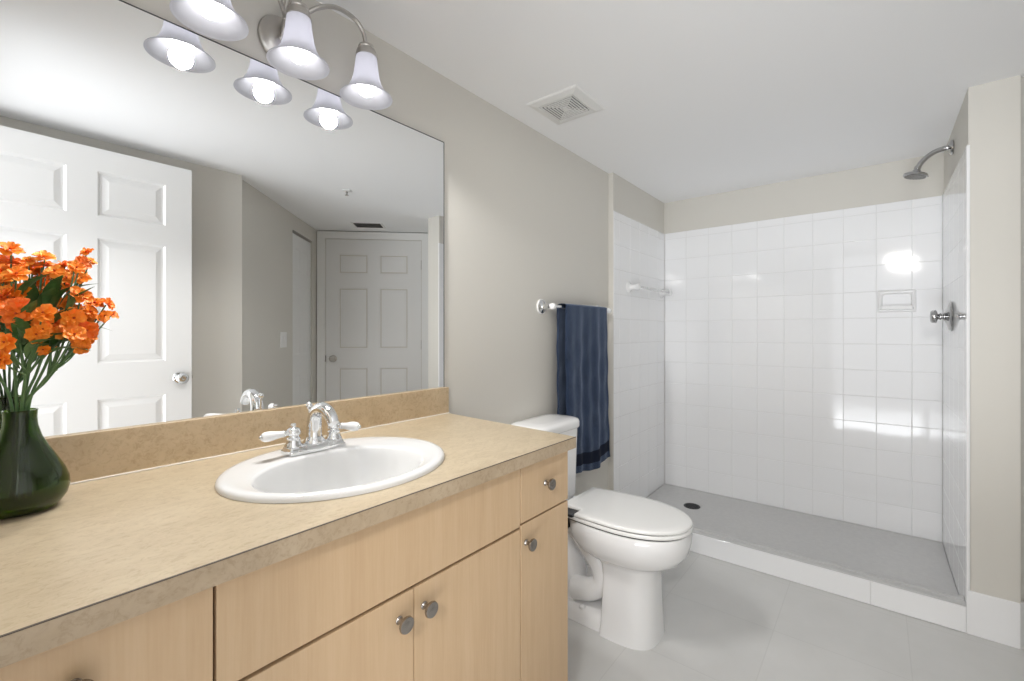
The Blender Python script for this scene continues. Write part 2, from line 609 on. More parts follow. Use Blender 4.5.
# ------------------------------------------------------------------ six-panel doors
def panel_door(name, bm, w_, h, th, xcuts, zcuts, cells, o, u, nrm, dp=0.009):
    """slab with moulded panels on the side facing nrm; xcuts/zcuts measured from the slab's corner o along u"""
    o, u, nrm = map(Vector, (o, u, nrm))
    z = Vector((0, 0, 1))
    P = lambda x, zz, d: bm.verts.new(o + u * x + z * zz + nrm * d)
    X = [0] + xcuts + [w_]
    Z = [0] + zcuts + [h]
    for i in range(len(X) - 1):
        for j in range(len(Z) - 1):
            x0, x1, z0, z1 = X[i], X[i + 1], Z[j], Z[j + 1]
            if (i, j) not in cells:
                bm.faces.new((P(x0, z0, 0), P(x1, z0, 0), P(x1, z1, 0), P(x0, z1, 0)))
                continue
            steps = [(0, 0), (0.010, -dp), (0.018, -dp), (0.042, -0.25 * dp)]
            rings = []
            for ins, d in steps:
                rings.append([P(x0 + ins, z0 + ins, d), P(x1 - ins, z0 + ins, d), P(x1 - ins, z1 - ins, d), P(x0 + ins, z1 - ins, d)])
            for a, c in zip(rings, rings[1:]):
                for k in range(4):
                    bm.faces.new((a[k], a[(k + 1) % 4], c[(k + 1) % 4], c[k]))
            bm.faces.new(rings[-1])
    # edges and back
    f0 = [P(0, 0, 0), P(w_, 0, 0), P(w_, h, 0), P(0, h, 0)]
    f1 = [P(0, 0, -th), P(w_, 0, -th), P(w_, h, -th), P(0, h, -th)]
    for k in range(4):
        bm.faces.new((f0[k], f0[(k + 1) % 4], f1[(k + 1) % 4], f1[k]))
    bm.faces.new(f1[::-1])
    bmesh.ops.remove_doubles(bm, verts=bm.verts, dist=0.0002)


def door_knob(parent, p, nrm, material, r=0.027):
    k = B()
    lathe(k, [(0.0, 0), (0.032, 0), (0.033, 0.004), (0.029, 0.009), (0.013, 0.012), (0.011, 0.030), (0.018, 0.036), (r, 0.046), (r + 0.001, 0.056), (r - 0.006, 0.064), (0.012, 0.067), (0.006, 0.0655), (0.0, 0.0655)], p, nrm, 28)
    return obj('handle', k, material, parent, smooth=True, label='round %s door knob with a rose' % ('chrome' if material == 'chrome' else 'nickel'))


def hinge(parent, p, along, nrm):
    h = B()
    p, along, nrm = map(Vector, (p, along, nrm))
    tube(h, [p + nrm * 0.004 - Vector((0, 0, 0.045)), p + nrm * 0.004 + Vector((0, 0, 0.045))], 0.006, 12)
    obj('hinge', h, 'nickel', parent, smooth=True)


# door_1: the open bathroom door standing against the wall behind the camera
DX0, DWD, DH = -0.058, 0.881, 2.083
YD = -1.67
b = B()
panel_door('door', b, DWD, DH, 0.035, [0.117, 0.386, 0.494, 0.764], [0.21, 0.862, 1.038, 1.648, 1.755, 1.973],
           {(1, 1), (3, 1), (1, 3), (3, 3), (1, 5), (3, 5)}, (DX0, YD, 0.012), (1, 0, 0), (0, 1, 0))
d1 = struct('door_1', b, 'white_paint')
door_knob(d1, (0.768, YD, 0.955), (0, 1, 0), 'chrome')
k = B(); box(k, DX0 + DWD, DX0 + DWD + 0.002, YD - 0.028, YD - 0.006, 0.925, 0.985)
box(k, DX0 + DWD, DX0 + DWD + 0.010, YD - 0.022, YD - 0.012, 0.946, 0.964, 0.002)
obj('latch', k, 'nickel', d1)

# door_2: closed door on the far wall
D2O = DG1 + dw * ((2.246 - DG1.x) / dw.x) + dwn * 0.004
D2W = (2.882 - 2.246) / dw.x
b = B()
panel_door('door', b, D2W, 2.085, 0.02, [0.117, 0.395, 0.500, 0.777], [0.21, 0.85, 1.03, 1.62, 1.755, 1.945],
           {(1, 1), (3, 1), (1, 3), (3, 3), (1, 5), (3, 5)}, (D2O.x, D2O.y, 0.012), dw, dwn, 0.0042)
d2 = struct('door_2', b, 'white_paint')
kp = D2O + dw * 0.07
door_knob(d2, (kp.x, kp.y, 0.95), dwn, 'nickel')
for hz in (0.25, 1.08, 1.86):
    hp = D2O + dw * (D2W + 0.004) + dwn * 0.003
    hinge(d2, (hp.x, hp.y, hz), dw, dwn)
k = B()
lp = D2O - dw * 0.003
wall_seg(k, lp + dwn * 0.006 - dw * 0.006, lp + dwn * 0.006 + dw * 0.003, 0.92, 0.98, 0.004)
obj('latch', k, 'knob', d2)
b = B()


def casing(bm, a0, a1, z0, z1, th):
    p, q = D2O + dw * a0 - dwn * 0.003, D2O + dw * a1 - dwn * 0.003
    loft(bm, [[(p.x, p.y, z0), (q.x, q.y, z0), (q.x + dwn.x * th, q.y + dwn.y * th, z0), (p.x + dwn.x * th, p.y + dwn.y * th, z0)],
              [(p.x, p.y, z1), (q.x, q.y, z1), (q.x + dwn.x * th, q.y + dwn.y * th, z1), (p.x + dwn.x * th, p.y + dwn.y * th, z1)]])


casing(b, -0.070, -0.006, 0, 2.165, 0.018)
casing(b, D2W + 0.006, D2W + 0.068, 0, 2.165, 0.018)
casing(b, -0.006, D2W + 0.006, 2.102, 2.165, 0.018)
casing(b, -0.078, -0.062, 0, 2.165, 0.024)
casing(b, D2W + 0.060, D2W + 0.076, 0, 2.165, 0.024)
casing(b, -0.078, D2W + 0.076, 2.157, 2.170, 0.024)
tr5 = struct('trim_5', b, 'white_trim')
b = B()
casing(b, -0.076, D2W + 0.074, 2.1702, 2.1755, 0.012)
obj('shadow_gap', b, 'dark', tr5)

# door_3: narrow closet door on the diagonal wall
D3W = (CL1 - CL0).length - 0.012
D3O = CL0 + dg * 0.006 + dgn * 0.012
b = B()
panel_door('door', b, D3W, 2.018, 0.03, [0.075, 0.205, 0.262, 0.392], [0.20, 0.82, 1.0, 1.58, 1.70, 1.90],
           {(1, 1), (3, 1), (1, 3), (3, 3), (1, 5), (3, 5)}, (D3O.x, D3O.y, 0.012), dg, -dgn, 0.0035)
d3 = struct('door_3', b, 'white_paint')
# ------------------------------------------------------------------ vanity: three cabinet units
YF = -0.575   # face of doors and drawers
ZU = 0.862    # underside of the worktop


def carcass(bm, x0, x1):
    t = 0.018
    y0, y1 = YF + 0.021, -0.012
    box(bm, x0, x0 + t, y0, y1, 0.0, ZU)
    box(bm, x1 - t, x1, y0, y1, 0.0, ZU)
    box(bm, x0 + t, x1 - t, y0, y1, 0.10, 0.118)
    box(bm, x0 + t, x1 - t, y1 - 0.006, y1, 0.118, ZU)
    box(bm, x0 + t, x1 - t, y0 + 0.05, y0 + 0.066, 0.0, 0.10)


def front(name, x0, x1, z0, z1, parent):
    f = B(); box(f, x0, x1, YF, YF + 0.019, z0, z1, 0.0012, 2)
    return obj(name, f, 'maple', parent)


def cab_knob(parent, x, z):
    k = B()
    lathe(k, [(0.0, 0), (0.0075, 0), (0.008, 0.002), (0.0055, 0.005), (0.0048, 0.013), (0.008, 0.017), (0.0145, 0.0195), (0.0160, 0.0225), (0.0150, 0.0262), (0.0135, 0.0268), (0.0120, 0.0262), (0.006, 0.0275), (0.0, 0.0278)], (x, YF, z), (0, -1, 0), 28)
    return obj('knob', k, 'knob', parent, smooth=True, angle=50, label='round nickel knob')


XA, X1, X2, XE = XL + 0.003, 0.225, 0.911, 1.139
c = thing('vanity_cabinet', 'narrow maple vanity unit at the left end below the green vase', 'cabinet', (0.075, -0.3, 0), 'maple vanity cabinets')
k = B(); carcass(k, XA, X1 - 0.0008); obj('carcass', k, 'maple', c)
dr = front('drawer', XA + 0.002, X1 - 0.0018, 0.703, 0.8585, c); cab_knob(dr, 0.085, 0.800)
dr = front('door', XA + 0.002, X1 - 0.0018, 0.104, 0.698, c); cab_knob(dr, 0.19, 0.655)

c = thing('vanity_cabinet', 'wide maple sink cabinet with plain false front over two doors', 'cabinet', (0.568, -0.3, 0), 'maple vanity cabinets')
k = B(); carcass(k, X1 + 0.0008, X2 - 0.0008); obj('carcass', k, 'maple', c)
front('false_front', X1 + 0.0022, X2 - 0.0018, 0.7035, 0.8585, c)
dr = front('door', X1 + 0.0022, 0.5682, 0.104, 0.697, c); cab_knob(dr, 0.533, 0.652)
dr = front('door', 0.5702, X2 - 0.0018, 0.104, 0.697, c); cab_knob(dr, 0.594, 0.652)

c = thing('vanity_cabinet', 'narrow maple vanity unit at the right end beside the toilet', 'cabinet', (1.025, -0.3, 0), 'maple vanity cabinets')
k = B(); carcass(k, X2 + 0.0008, XE); obj('carcass', k, 'maple', c)
dr = front('drawer', X2 + 0.0018, XE - 0.001, 0.710, 0.8585, c); cab_knob(dr, 1.020, 0.788)
dr = front('door', X2 + 0.0018, XE - 0.001, 0.104, 0.705, c); cab_knob(dr, 0.932, 0.656)

# worktop with an oval cut-out for the sink
SX, SY, SA, SB = 0.564, -0.322, 0.249, 0.216      # outer rim of the sink
BX, BY, BA, BB = 0.545, -0.366, 0.184, 0.151      # bowl opening
ZT = 0.894
XCR = 1.148
ct = thing('countertop', 'beige travertine-look laminate vanity worktop with matching backsplash', 'countertop', (0.55, -0.3, ZU))


def holed_slab(bm, x0, x1, y0, y1, z0, z1, cx, cy, a, b_, n=64):
    oz = []
    for z in (z0, z1):
        o_ = [bm.verts.new(p) for p in ((x0, y0, z), (x1, y0, z), (x1 + 0.033, y1, z), (x0, y1, z))]
        i_ = [bm.verts.new((cx + a * math.cos(2 * PI * k / n), cy + b_ * math.sin(2 * PI * k / n), z)) for k in range(n)]
        es = [bm.edges.new((o_[k], o_[(k + 1) % 4])) for k in range(4)] + [bm.edges.new((i_[k], i_[(k + 1) % n])) for k in range(n)]
        bmesh.ops.triangle_fill(bm, use_beauty=True, use_dissolve=False, edges=es)
        oz.append((o_, i_))
    (oa, ia), (ob, ib) = oz
    for k in range(4):
        bm.faces.new((oa[k], oa[(k + 1) % 4], ob[(k + 1) % 4], ob[k]))
    for k in range(n):
        bm.faces.new((ia[k], ia[(k + 1) % n], ib[(k + 1) % n], ib[k]))


b = B()
holed_slab(b, XL, XCR, -0.594, -0.001, ZU + 0.0003, ZT, SX, SY, SA - 0.013, SB - 0.009)
obj('slab', b, 'laminate', ct)
b = B(); box(b, XL, XCR + 0.0012, -0.5965, -0.594, ZU, ZT - 0.0012)
loft(b, [[(XCR, -0.594, z), (XCR + 0.0015, -0.594, z), (XCR + 0.0345, -0.001, z), (XCR + 0.033, -0.001, z)] for z in (ZU, ZT - 0.0012)])
obj('front_edge', b, 'edge', ct)
b = B(); box(b, XL, XCR + 0.0014, -0.5968, -0.5938, ZT - 0.0010, ZT + 0.0001); obj('seam', b, 'seam', ct)
b = B(); box(b, XL, 1.181, -0.020, -0.0005, ZT + 0.0004, 0.993, 0.0012); obj('backsplash', b, 'splash', ct)
b = B(); box(b, XL, 1.181, -0.0235, -0.0195, ZT, ZT + 0.0035, 0.001); obj('caulk_line', b, 'caulk', ct)

# ------------------------------------------------------------------ sink
sk = thing('sink', 'white oval drop-in sink set in the beige worktop', 'sink', (SX, SY, ZT))
N = 72


def ell(cx, cy, a, b_, z, n=N):
    return [(cx + a * math.cos(2 * PI * k / n), cy + b_ * math.sin(2 * PI * k / n), z) for k in range(n)]


rings = []
for t, z in ((0, 0.0005), (0.0, 0.0055), (0.0025, 0.0095), (0.007, 0.0125), (0.016, 0.0135)):
    rings.append(ell(SX, SY, SA - t, SB - t, ZT + z))
# from the rim inwards to the bowl opening
for f, z in ((0.35, 0.0125), (0.7, 0.0110), (0.92, 0.0100), (1.0, 0.0085)):
    rings.append(ell(SX + (BX - SX) * f, SY + (BY - SY) * f, SA - 0.016 + (BA - SA + 0.016) * f, SB - 0.016 + (BB - SB + 0.016) * f, ZT + z))
for q, z in ((0.985, 0.004), (0.96, -0.008), (0.93, -0.03), (0.88, -0.065), (0.80, -0.095), (0.66, -0.118), (0.45, -0.131), (0.2, -0.137), (0.12, -0.139)):
    rings.append(ell(BX, BY + 0.01 * (1 - q), BA * q, BB * q, ZT + z))
b = B(); rr = loft(b, rings, False, False)
# underside of the bowl
for q, z in ((0.12, -0.15), (0.5, -0.146), (0.86, -0.11), (1.0, -0.06), (1.05, -0.005)):
    pass
obj('basin', b, 'sink', sk, smooth=True, angle=60)
b = B()
lathe(b, [(0, -0.006), (0.010, -0.006), (0.012, -0.002), (0.022, 0.0), (0.0235, 0.002), (0.020, 0.0035), (0.017, 0.002), (0.0, 0.004)], (BX, BY + 0.009, ZT - 0.1385), (0, 0, 1), 32)
obj('drain', b, 'chrome', sk, smooth=True)

# ------------------------------------------------------------------ faucet
FX, FY = 0.572, -0.178
FZ = ZT + 0.0142
fa = thing('faucet', 'chrome two-handle centerset faucet with white porcelain levers', 'faucet', (FX, FY, FZ))


def rrect(cx, cy, hx, hy, r, z, n=8):
    pts = []
    for sx_, sy_, a0 in ((1, 1, 0), (-1, 1, 90), (-1, -1, 180), (1, -1, 270)):
        for k in range(n + 1):
            a_ = math.radians(a0 + 90 * k / n)
            pts.append((cx + sx_ * (hx - r) + r * math.cos(a_), cy + sy_ * (hy - r) + r * math.sin(a_), z))
    return pts


b = B()
loft(b, [rrect(FX, FY, 0.073, 0.027, 0.006, FZ - 0.0022), rrect(FX, FY, 0.073, 0.027, 0.006, FZ + 0.005), rrect(FX, FY, 0.0705, 0.0245, 0.006, FZ + 0.007), rrect(FX, FY, 0.0695, 0.0235, 0.006, FZ + 0.010), rrect(FX, FY, 0.0675, 0.0215, 0.006, FZ + 0.0145), rrect(FX, FY, 0.0645, 0.019, 0.005, FZ + 0.017)])
obj('base_plate', b, 'chrome', fa, smooth=True, angle=40)
b = B()
path = smooth_path([(FX, FY, FZ + 0.012), (FX, FY + 0.001, FZ + 0.055), (FX, FY - 0.006, FZ + 0.086), (FX, FY - 0.030, FZ + 0.104), (FX, FY - 0.058, FZ + 0.103), (FX, FY - 0.080, FZ + 0.090), (FX, FY - 0.092, FZ + 0.074)], 8)
tube(b, path, lerp_list([0.0190, 0.0180, 0.0165, 0.0155, 0.0145, 0.0140, 0.0130], len(path)), 24)
lathe(b, [(0.0, 0), (0.026, 0), (0.0265, 0.004), (0.022, 0.010), (0.019, 0.016)], (FX, FY, FZ + 0.0155), (0, 0, 1), 28)
obj('spout', b, 'chrome', fa, smooth=True, angle=50)
b = B()
tube(b, [(FX, FY + 0.018, FZ + 0.012), (FX, FY + 0.026, FZ + 0.098)], 0.0028, 10)
lathe(b, [(0.0, 0), (0.004, 0), (0.0075, 0.004), (0.0085, 0.009), (0.0065, 0.014), (0.003, 0.017), (0.0, 0.0175)], (FX, FY + 0.026, FZ + 0.096), (0, 0, 1), 20)
obj('lift_rod', b, 'chrome', fa, smooth=True)
for sgn, ang in ((-1, 193), (1, -74)):
    hx = FX + sgn * 0.0525
    b = B()
    lathe(b, [(0.0, 0), (0.0205, 0), (0.021, 0.003), (0.0175, 0.008), (0.0150, 0.017), (0.0160, 0.021), (0.0132, 0.024), (0.0132, 0.028), (0.0162, 0.030), (0.0170, 0.036), (0.0150, 0.042), (0.0105, 0.0455), (0.0055, 0.047), (0.0050, 0.049), (0.0068, 0.052), (0.0050, 0.056), (0.0, 0.057)], (hx, FY, FZ + 0.0145), (0, 0, 1), 28)
    d_ = Vector((math.cos(math.radians(ang)), math.sin(math.radians(ang)), 0.04))
    p0 = Vector((hx, FY, FZ + 0.0145 + 0.035))
    tube(b, [p0 + d_ * 0.010, p0 + d_ * 0.022, p0 + d_ * 0.028, p0 + d_ * 0.030], [0.0068, 0.0068, 0.0085, 0.0075], 18)
    h = obj('handle', b, 'chrome', fa, smooth=True, angle=50)
    b = B()
    tube(b, [p0 + d_ * t for t in (0.029, 0.036, 0.046, 0.058, 0.068, 0.076, 0.081, 0.0835)], [0.0075, 0.0078, 0.0092, 0.0112, 0.0120, 0.0112, 0.0080, 0.003], 18)
    obj('lever', b, 'porcelain', h, smooth=True, angle=80, label='white porcelain lever')
    b = B()
    tube(b, [p0 + d_ * t for t in (0.0825, 0.085, 0.0875, 0.089)], [0.0042, 0.0048, 0.0038, 0.001], 14)
    obj('lever_tip', b, 'chrome', h, smooth=True)

# ------------------------------------------------------------------ mirror
mi = thing('mirror', 'large frameless wall mirror standing on the backsplash', 'mirror', (0.55, 0, 0.9935))
b = B(); box(b, XL + 0.002, 1.1665, -0.0062, -0.0008, 0.9935, 1.9205); obj('glass', b, 'mirror', mi)
b = B()
box(b, XL + 0.002, 1.1695, -0.0066, -0.0008, 1.9205, 1.9235)
box(b, 1.1665, 1.1695, -0.0066, -0.0008, 0.9935, 1.9205)
obj('edge', b, 'mirror_edge', mi)

# ------------------------------------------------------------------ vanity light
LX, LY, LZ = 0.564, -0.113, 2.018
TILT = {-1: 0.010, 0: 0.002, 1: -0.004}   # the fixture hangs a touch out of level
RIM = 1.897
vl = thing('vanity_light', 'brushed nickel vanity light with three white bell shades above the mirror', 'light fixture', (LX, 0, LZ))
b = B()
lathe(b, [(0.0, 0.0), (0.056, 0.0), (0.058, 0.004), (0.056, 0.010), (0.047, 0.014), (0.043, 0.019), (0.026, 0.024), (0.014, 0.027), (0.0, 0.027)], (LX, 0, 2.005), (0, -1, 0), 40, sx=1.0, sy=1.12)
obj('backplate', b, 'nickel', vl, smooth=True, angle=45)
ZS = RIM + 0.124                      # top of the glass
# one arm per shade
path = smooth_path([(LX - 0.004, -0.020, 2.000), (LX - 0.004, -0.036, 2.020), (LX - 0.002, -0.042, 2.072), (LX, -0.062, 2.112), (LX, -0.092, 2.112), (LX, LY, 2.086), (LX, LY, ZS + 0.024)], 8)
b = B(); tube(b, path, 0.0062, 14)
lathe(b, [(0.0, 0), (0.010, 0), (0.0125, 0.006), (0.008, 0.016), (0.0, 0.018)], (LX - 0.004, -0.014, 1.997), (0, -0.8, 0.6), 18)
obj('arm', b, 'nickel', vl, smooth=True)
for sgn in (-1, 1):
    x = LX + sgn * 0.2
    path = smooth_path([(LX + sgn * 0.004, -0.044, 2.052), (LX + sgn * 0.028, -0.075, 2.060), (LX + sgn * 0.060, LY + 0.012, 2.086), (LX + sgn * 0.105, LY, 2.106), (LX + sgn * 0.158, LY, 2.105), (LX + sgn * 0.188, LY, 2.082), (x, LY, ZS + TILT[sgn] + 0.024)], 8)
    b = B(); tube(b, path, 0.0062, 14)
    obj('arm', b, 'nickel', vl, smooth=True)
for i in (-1, 0, 1):
    x = LX + 0.2 * i
    b = B()
    lathe(b, [(0.0, 0.030), (0.018, 0.030), (0.0225, 0.027), (0.0235, 0.022), (0.0215, 0.019), (0.0265, 0.015), (0.0285, 0.010), (0.0285, 0.003), (0.031, 0.001), (0.031, -0.005), (0.026, -0.006), (0.0, -0.006)], (x, LY, ZS + TILT[i]), (0, 0, 1), 32)
    so = obj('socket', b, 'nickel', vl, smooth=True, angle=40)
    b = B()
    pr_ = [(0.0275, 0.124), (0.0295, 0.119), (0.0312, 0.102), (0.0335, 0.083), (0.0370, 0.061), (0.0430, 0.040), (0.0520, 0.022), (0.0630, 0.009), (0.0710, 0.002), (0.0745, 0.0)]
    inn = [(r - 0.0032, z + 0.0012) for r, z in pr_[:-1]][::-1]
    lathe(b, pr_ + [(0.0742, 0.0022)] + inn, (x, LY, RIM + TILT[i]), (0, 0, 1), 48, closed=True)
    obj('lamp_shade', b, 'shade', vl, smooth=True, angle=60, label='white frosted bell glass shade')
    b = B()
    lathe(b, [(0.0, -0.002), (0.010, 0.000), (0.0195, 0.006), (0.0255, 0.015), (0.0275, 0.026), (0.0255, 0.038), (0.0205, 0.052), (0.0155, 0.066), (0.0130, 0.080), (0.0130, 0.106), (0.0, 0.106)], (x, LY, RIM + TILT[i] + 0.006), (0, 0, 1), 28)
    obj('bulb', b, 'bulb', so, smooth=True, angle=80)
    # the light the bulb throws out of the mouth of its shade
    ld = bpy.data.lights.new('bulb_light', 'SPOT')
    ld.energy = BULB_SPOT
    ld.color = (1.0, 0.985, 0.965)
    ld.spot_size = math.radians(170)
    ld.spot_blend = 0.32
    ld.shadow_soft_size = 0.026
    lo = bpy.data.objects.new('bulb_light', ld)
    COL.objects.link(lo)
    lo.location = (x, LY, RIM + TILT[i] - 0.004)

# ------------------------------------------------------------------ vase and flowers
VX, VY = 0.071, -0.138
b = B()
outer = [(0.0, 0.0), (0.036, 0.0), (0.043, 0.002), (0.052, 0.010), (0.0590, 0.022), (0.0620, 0.036), (0.0610, 0.050), (0.0555, 0.067), (0.0460, 0.086), (0.0350, 0.107), (0.0265, 0.126), (0.0215, 0.146), (0.0205, 0.160), (0.0212, 0.170), (0.0218, 0.1735)]
inner = [(0.0190, 0.1735), (0.0178, 0.160), (0.0188, 0.146), (0.0235, 0.126), (0.0318, 0.107), (0.0425, 0.086), (0.0520, 0.067), (0.0575, 0.050), (0.0583, 0.036), (0.0540, 0.021), (0.040, 0.012), (0.0, 0.010)]
lathe(b, outer + inner, (VX, VY, ZT + 0.0002), (0, 0, 1), 56)
va = obj('vase', b, 'vase', None, smooth=True, angle=60, loc=(VX, VY, ZT))
tag(va, 'dark green glass bottle vase on the worktop before the mirror', 'vase')

BLOOM = [(0.059, -0.145, 1.34, 0.0169, 0), (0.06, -0.14, 1.32, 0.0187, 0), (0.103, -0.098, 1.337, 0.0165, 1), (0.102, -0.092, 1.323, 0.0165, 1), (0.129, -0.11, 1.324, 0.0167, 2), (0.156, -0.133, 1.351, 0.0131, 3), (0.143, -0.169, 1.324, 0.0144, 3), (0.128, -0.121, 1.299, 0.0203, 2), (0.148, -0.132, 1.308, 0.0167, 3), (0.068, -0.144, 1.268, 0.0188, 0), (0.062, -0.204, 1.24, 0.021, 5), (0.05, -0.165, 1.257, 0.0165, 0), (0.091, -0.111, 1.268, 0.0161, 1), (0.091, -0.23, 1.231, 0.0163, 5), (0.108, -0.188, 1.217, 0.0171, 6), (0.083, -0.217, 1.198, 0.0147, 5), (0.128, -0.209, 1.226, 0.0189, 6), (0.125, -0.201, 1.21, 0.0173, 6), (0.142, -0.179, 1.266, 0.0196, 4), (0.164, -0.153, 1.254, 0.0167, 4), (0.18, -0.159, 1.254, 0.0131, 4), (0.171, -0.184, 1.231, 0.011, 4), (0.151, -0.158, 1.236, 0.0165, 4), (0.146, -0.204, 1.205, 0.0158, 6), (0.149, -0.185, 1.191, 0.0143, 6), (0.13, -0.135, 1.254, 0.0146, 2), (0.05, -0.24, 1.186, 0.0154, 5), (0.089, -0.205, 1.213, 0.0133, 5), (0.049, -0.162, 1.284, 0.0148, 0), (0.115, -0.121, 1.311, 0.0164, 1), (0.113, -0.101, 1.279, 0.0148, 2), (0.083, -0.095, 1.328, 0.0144, 1)]
for _x in list(BLOOM) + list(BLOOM)[1::3]:
    BLOOM.append((_x[0] + random.uniform(-.012, .012), min(-0.075, _x[1] + random.uniform(-.02, .03)), _x[2] - random.uniform(0.004, .028), _x[3] * random.uniform(.7, .95), _x[4]))
# extra blooms on the side of the bouquet next to the left wall
BLOOM += [(0.012, -0.12, 1.30, 0.017, 7), (0.0, -0.15, 1.265, 0.017, 7), (0.02, -0.17, 1.235, 0.016, 7), (0.008, -0.10, 1.25, 0.016, 7), (0.03, -0.14, 1.32, 0.015, 7)]
SPRAY = {0: 'tall spray of orange flowers at the left edge above the vase neck',
         1: 'spray of orange flowers rising straight up closest to the mirror',
         2: 'spray of orange flowers bunched at the upper middle of the bouquet',
         3: 'orange flower spray reaching highest at the upper right of the bouquet',
         4: 'orange flower spray leaning farthest right towards the door reflection',
         5: 'low orange flower spray drooping at the front of the bouquet',
         6: 'orange flower spray with big open blooms at the lower right',
         7: 'orange flower spray leaning left towards the wall, out at the edge'}


def bloom(bm, c_, r, nrm):
    nrm = nrm.normalized()
    u, v = frame_of(nrm)
    a0 = random.uniform(0, 6.28)
    for layer, (cnt, rr_, lift, cup) in enumerate(((7, 1.0, 0.0, 0.10), (5, 0.70, 0.12, 0.45), (3, 0.42, 0.20, 0.85))):
        for k in range(cnt):
            a_ = a0 + layer * 0.5 + 2 * PI * k / cnt + random.uniform(-0.12, 0.12)
            d = u * math.cos(a_) + v * math.sin(a_)
            s_ = nrm.cross(d)
            R = r * rr_ * random.uniform(0.88, 1.12)
            hw = R * (0.43 if layer == 0 else 0.40) * random.uniform(0.85, 1.1)
            cu = cup + random.uniform(-0.30, 0.30)
            base = c_ + nrm * (lift * r)
            cols = []
            for t, wv, hz in ((0.06, 0.25, 0.0), (0.40, 0.85, 0.35), (0.74, 1.0, 0.75), (0.94, 0.68, 0.95), (1.04, 0.22, 0.9)):
                row = []
                for e in (-1, -0.5, 0, 0.5, 1):
                    rip = 0.05 * R * math.sin(e * 5 + k)
                    row.append(bm.verts.new(base + d * (R * t * (1 - 0.06 * e * e)) + s_ * (hw * wv * e) + nrm * (cu * R * hz + 0.14 * R * e * e * wv + rip * t)))
                cols.append(row)
            for ra, rb in zip(cols, cols[1:]):
                for j in range(4):
                    f = bm.faces.new((ra[j], ra[j + 1], rb[j + 1], rb[j]))
                    f.material_index = 0


def leaf(bm, p, tip, width, upv=Vector((0, 0, 1))):
    p, tip = Vector(p), Vector(tip)
    d = tip - p
    s_ = d.cross(upv)
    if s_.length < 1e-5:
        s_ = Vector((1, 0, 0))
    s_.normalize()
    nr = s_.cross(d).normalized()
    rows = []
    for i in range(9):
        t = i / 8
        wv = width * math.sin(PI * min(1, t * 0.96 + 0.03)) ** 0.8 * (1 - 0.25 * t)
        cpos = p + d * t + nr * (d.length * 0.16 * math.sin(PI * t))
        rows.append([bm.verts.new(cpos + s_ * (wv * e) + nr * (0.25 * wv * abs(e))) for e in (-1, -0.5, 0, 0.5, 1)])
    for ra, rb in zip(rows, rows[1:]):
        for j in range(4):
            bm.faces.new((ra[j], ra[j + 1], rb[j + 1], rb[j]))


ctr = Vector((VX + 0.01, VY - 0.02, 1.20))
LEAVES = {0: [((0.066, -0.145, 1.20), (0.020, -0.150, 1.245), 0.012), ((0.068, -0.15, 1.24), (0.104, -0.175, 1.302), 0.013)],
          1: [((0.085, -0.12, 1.23), (0.080, -0.15, 1.295), 0.012), ((0.09, -0.12, 1.25), (0.134, -0.13, 1.287), 0.010)],
          2: [((0.100, -0.128, 1.22), (0.110, -0.17, 1.280), 0.013), ((0.10, -0.125, 1.21), (0.152, -0.12, 1.225), 0.011)],
          3: [((0.118, -0.15, 1.25), (0.168, -0.165, 1.291), 0.0095), ((0.11, -0.15, 1.23), (0.135, -0.17, 1.285), 0.011)],
          4: [((0.122, -0.165, 1.20), (0.186, -0.175, 1.203), 0.0085), ((0.115, -0.165, 1.20), (0.15, -0.18, 1.245), 0.012)],
          5: [((0.066, -0.19, 1.165), (0.030, -0.22, 1.205), 0.013), ((0.07, -0.20, 1.18), (0.060, -0.235, 1.225), 0.013), ((0.068, -0.17, 1.14), (0.025, -0.19, 1.168), 0.011)],
          6: [((0.098, -0.178, 1.165), (0.157, -0.195, 1.187), 0.017), ((0.10, -0.18, 1.17), (0.112, -0.215, 1.200), 0.014), ((0.094, -0.175, 1.155), (0.085, -0.225, 1.182), 0.014)],
          7: [((0.045, -0.135, 1.18), (0.0, -0.13, 1.215), 0.012), ((0.04, -0.14, 1.2), (0.025, -0.175, 1.25), 0.012)]}
LEAVES[6] += [((0.096, -0.182, 1.160), (0.150, -0.215, 1.168), 0.015), ((0.100, -0.186, 1.185), (0.128, -0.222, 1.243), 0.012)]
LEAVES[5] += [((0.074, -0.200, 1.160), (0.104, -0.238, 1.190), 0.014), ((0.070, -0.205, 1.190), (0.082, -0.246, 1.252), 0.012)]
LEAVES[2] += [((0.104, -0.140, 1.235), (0.118, -0.185, 1.300), 0.012)]
LEAVES[4] += [((0.125, -0.172, 1.215), (0.158, -0.196, 1.283), 0.010)]
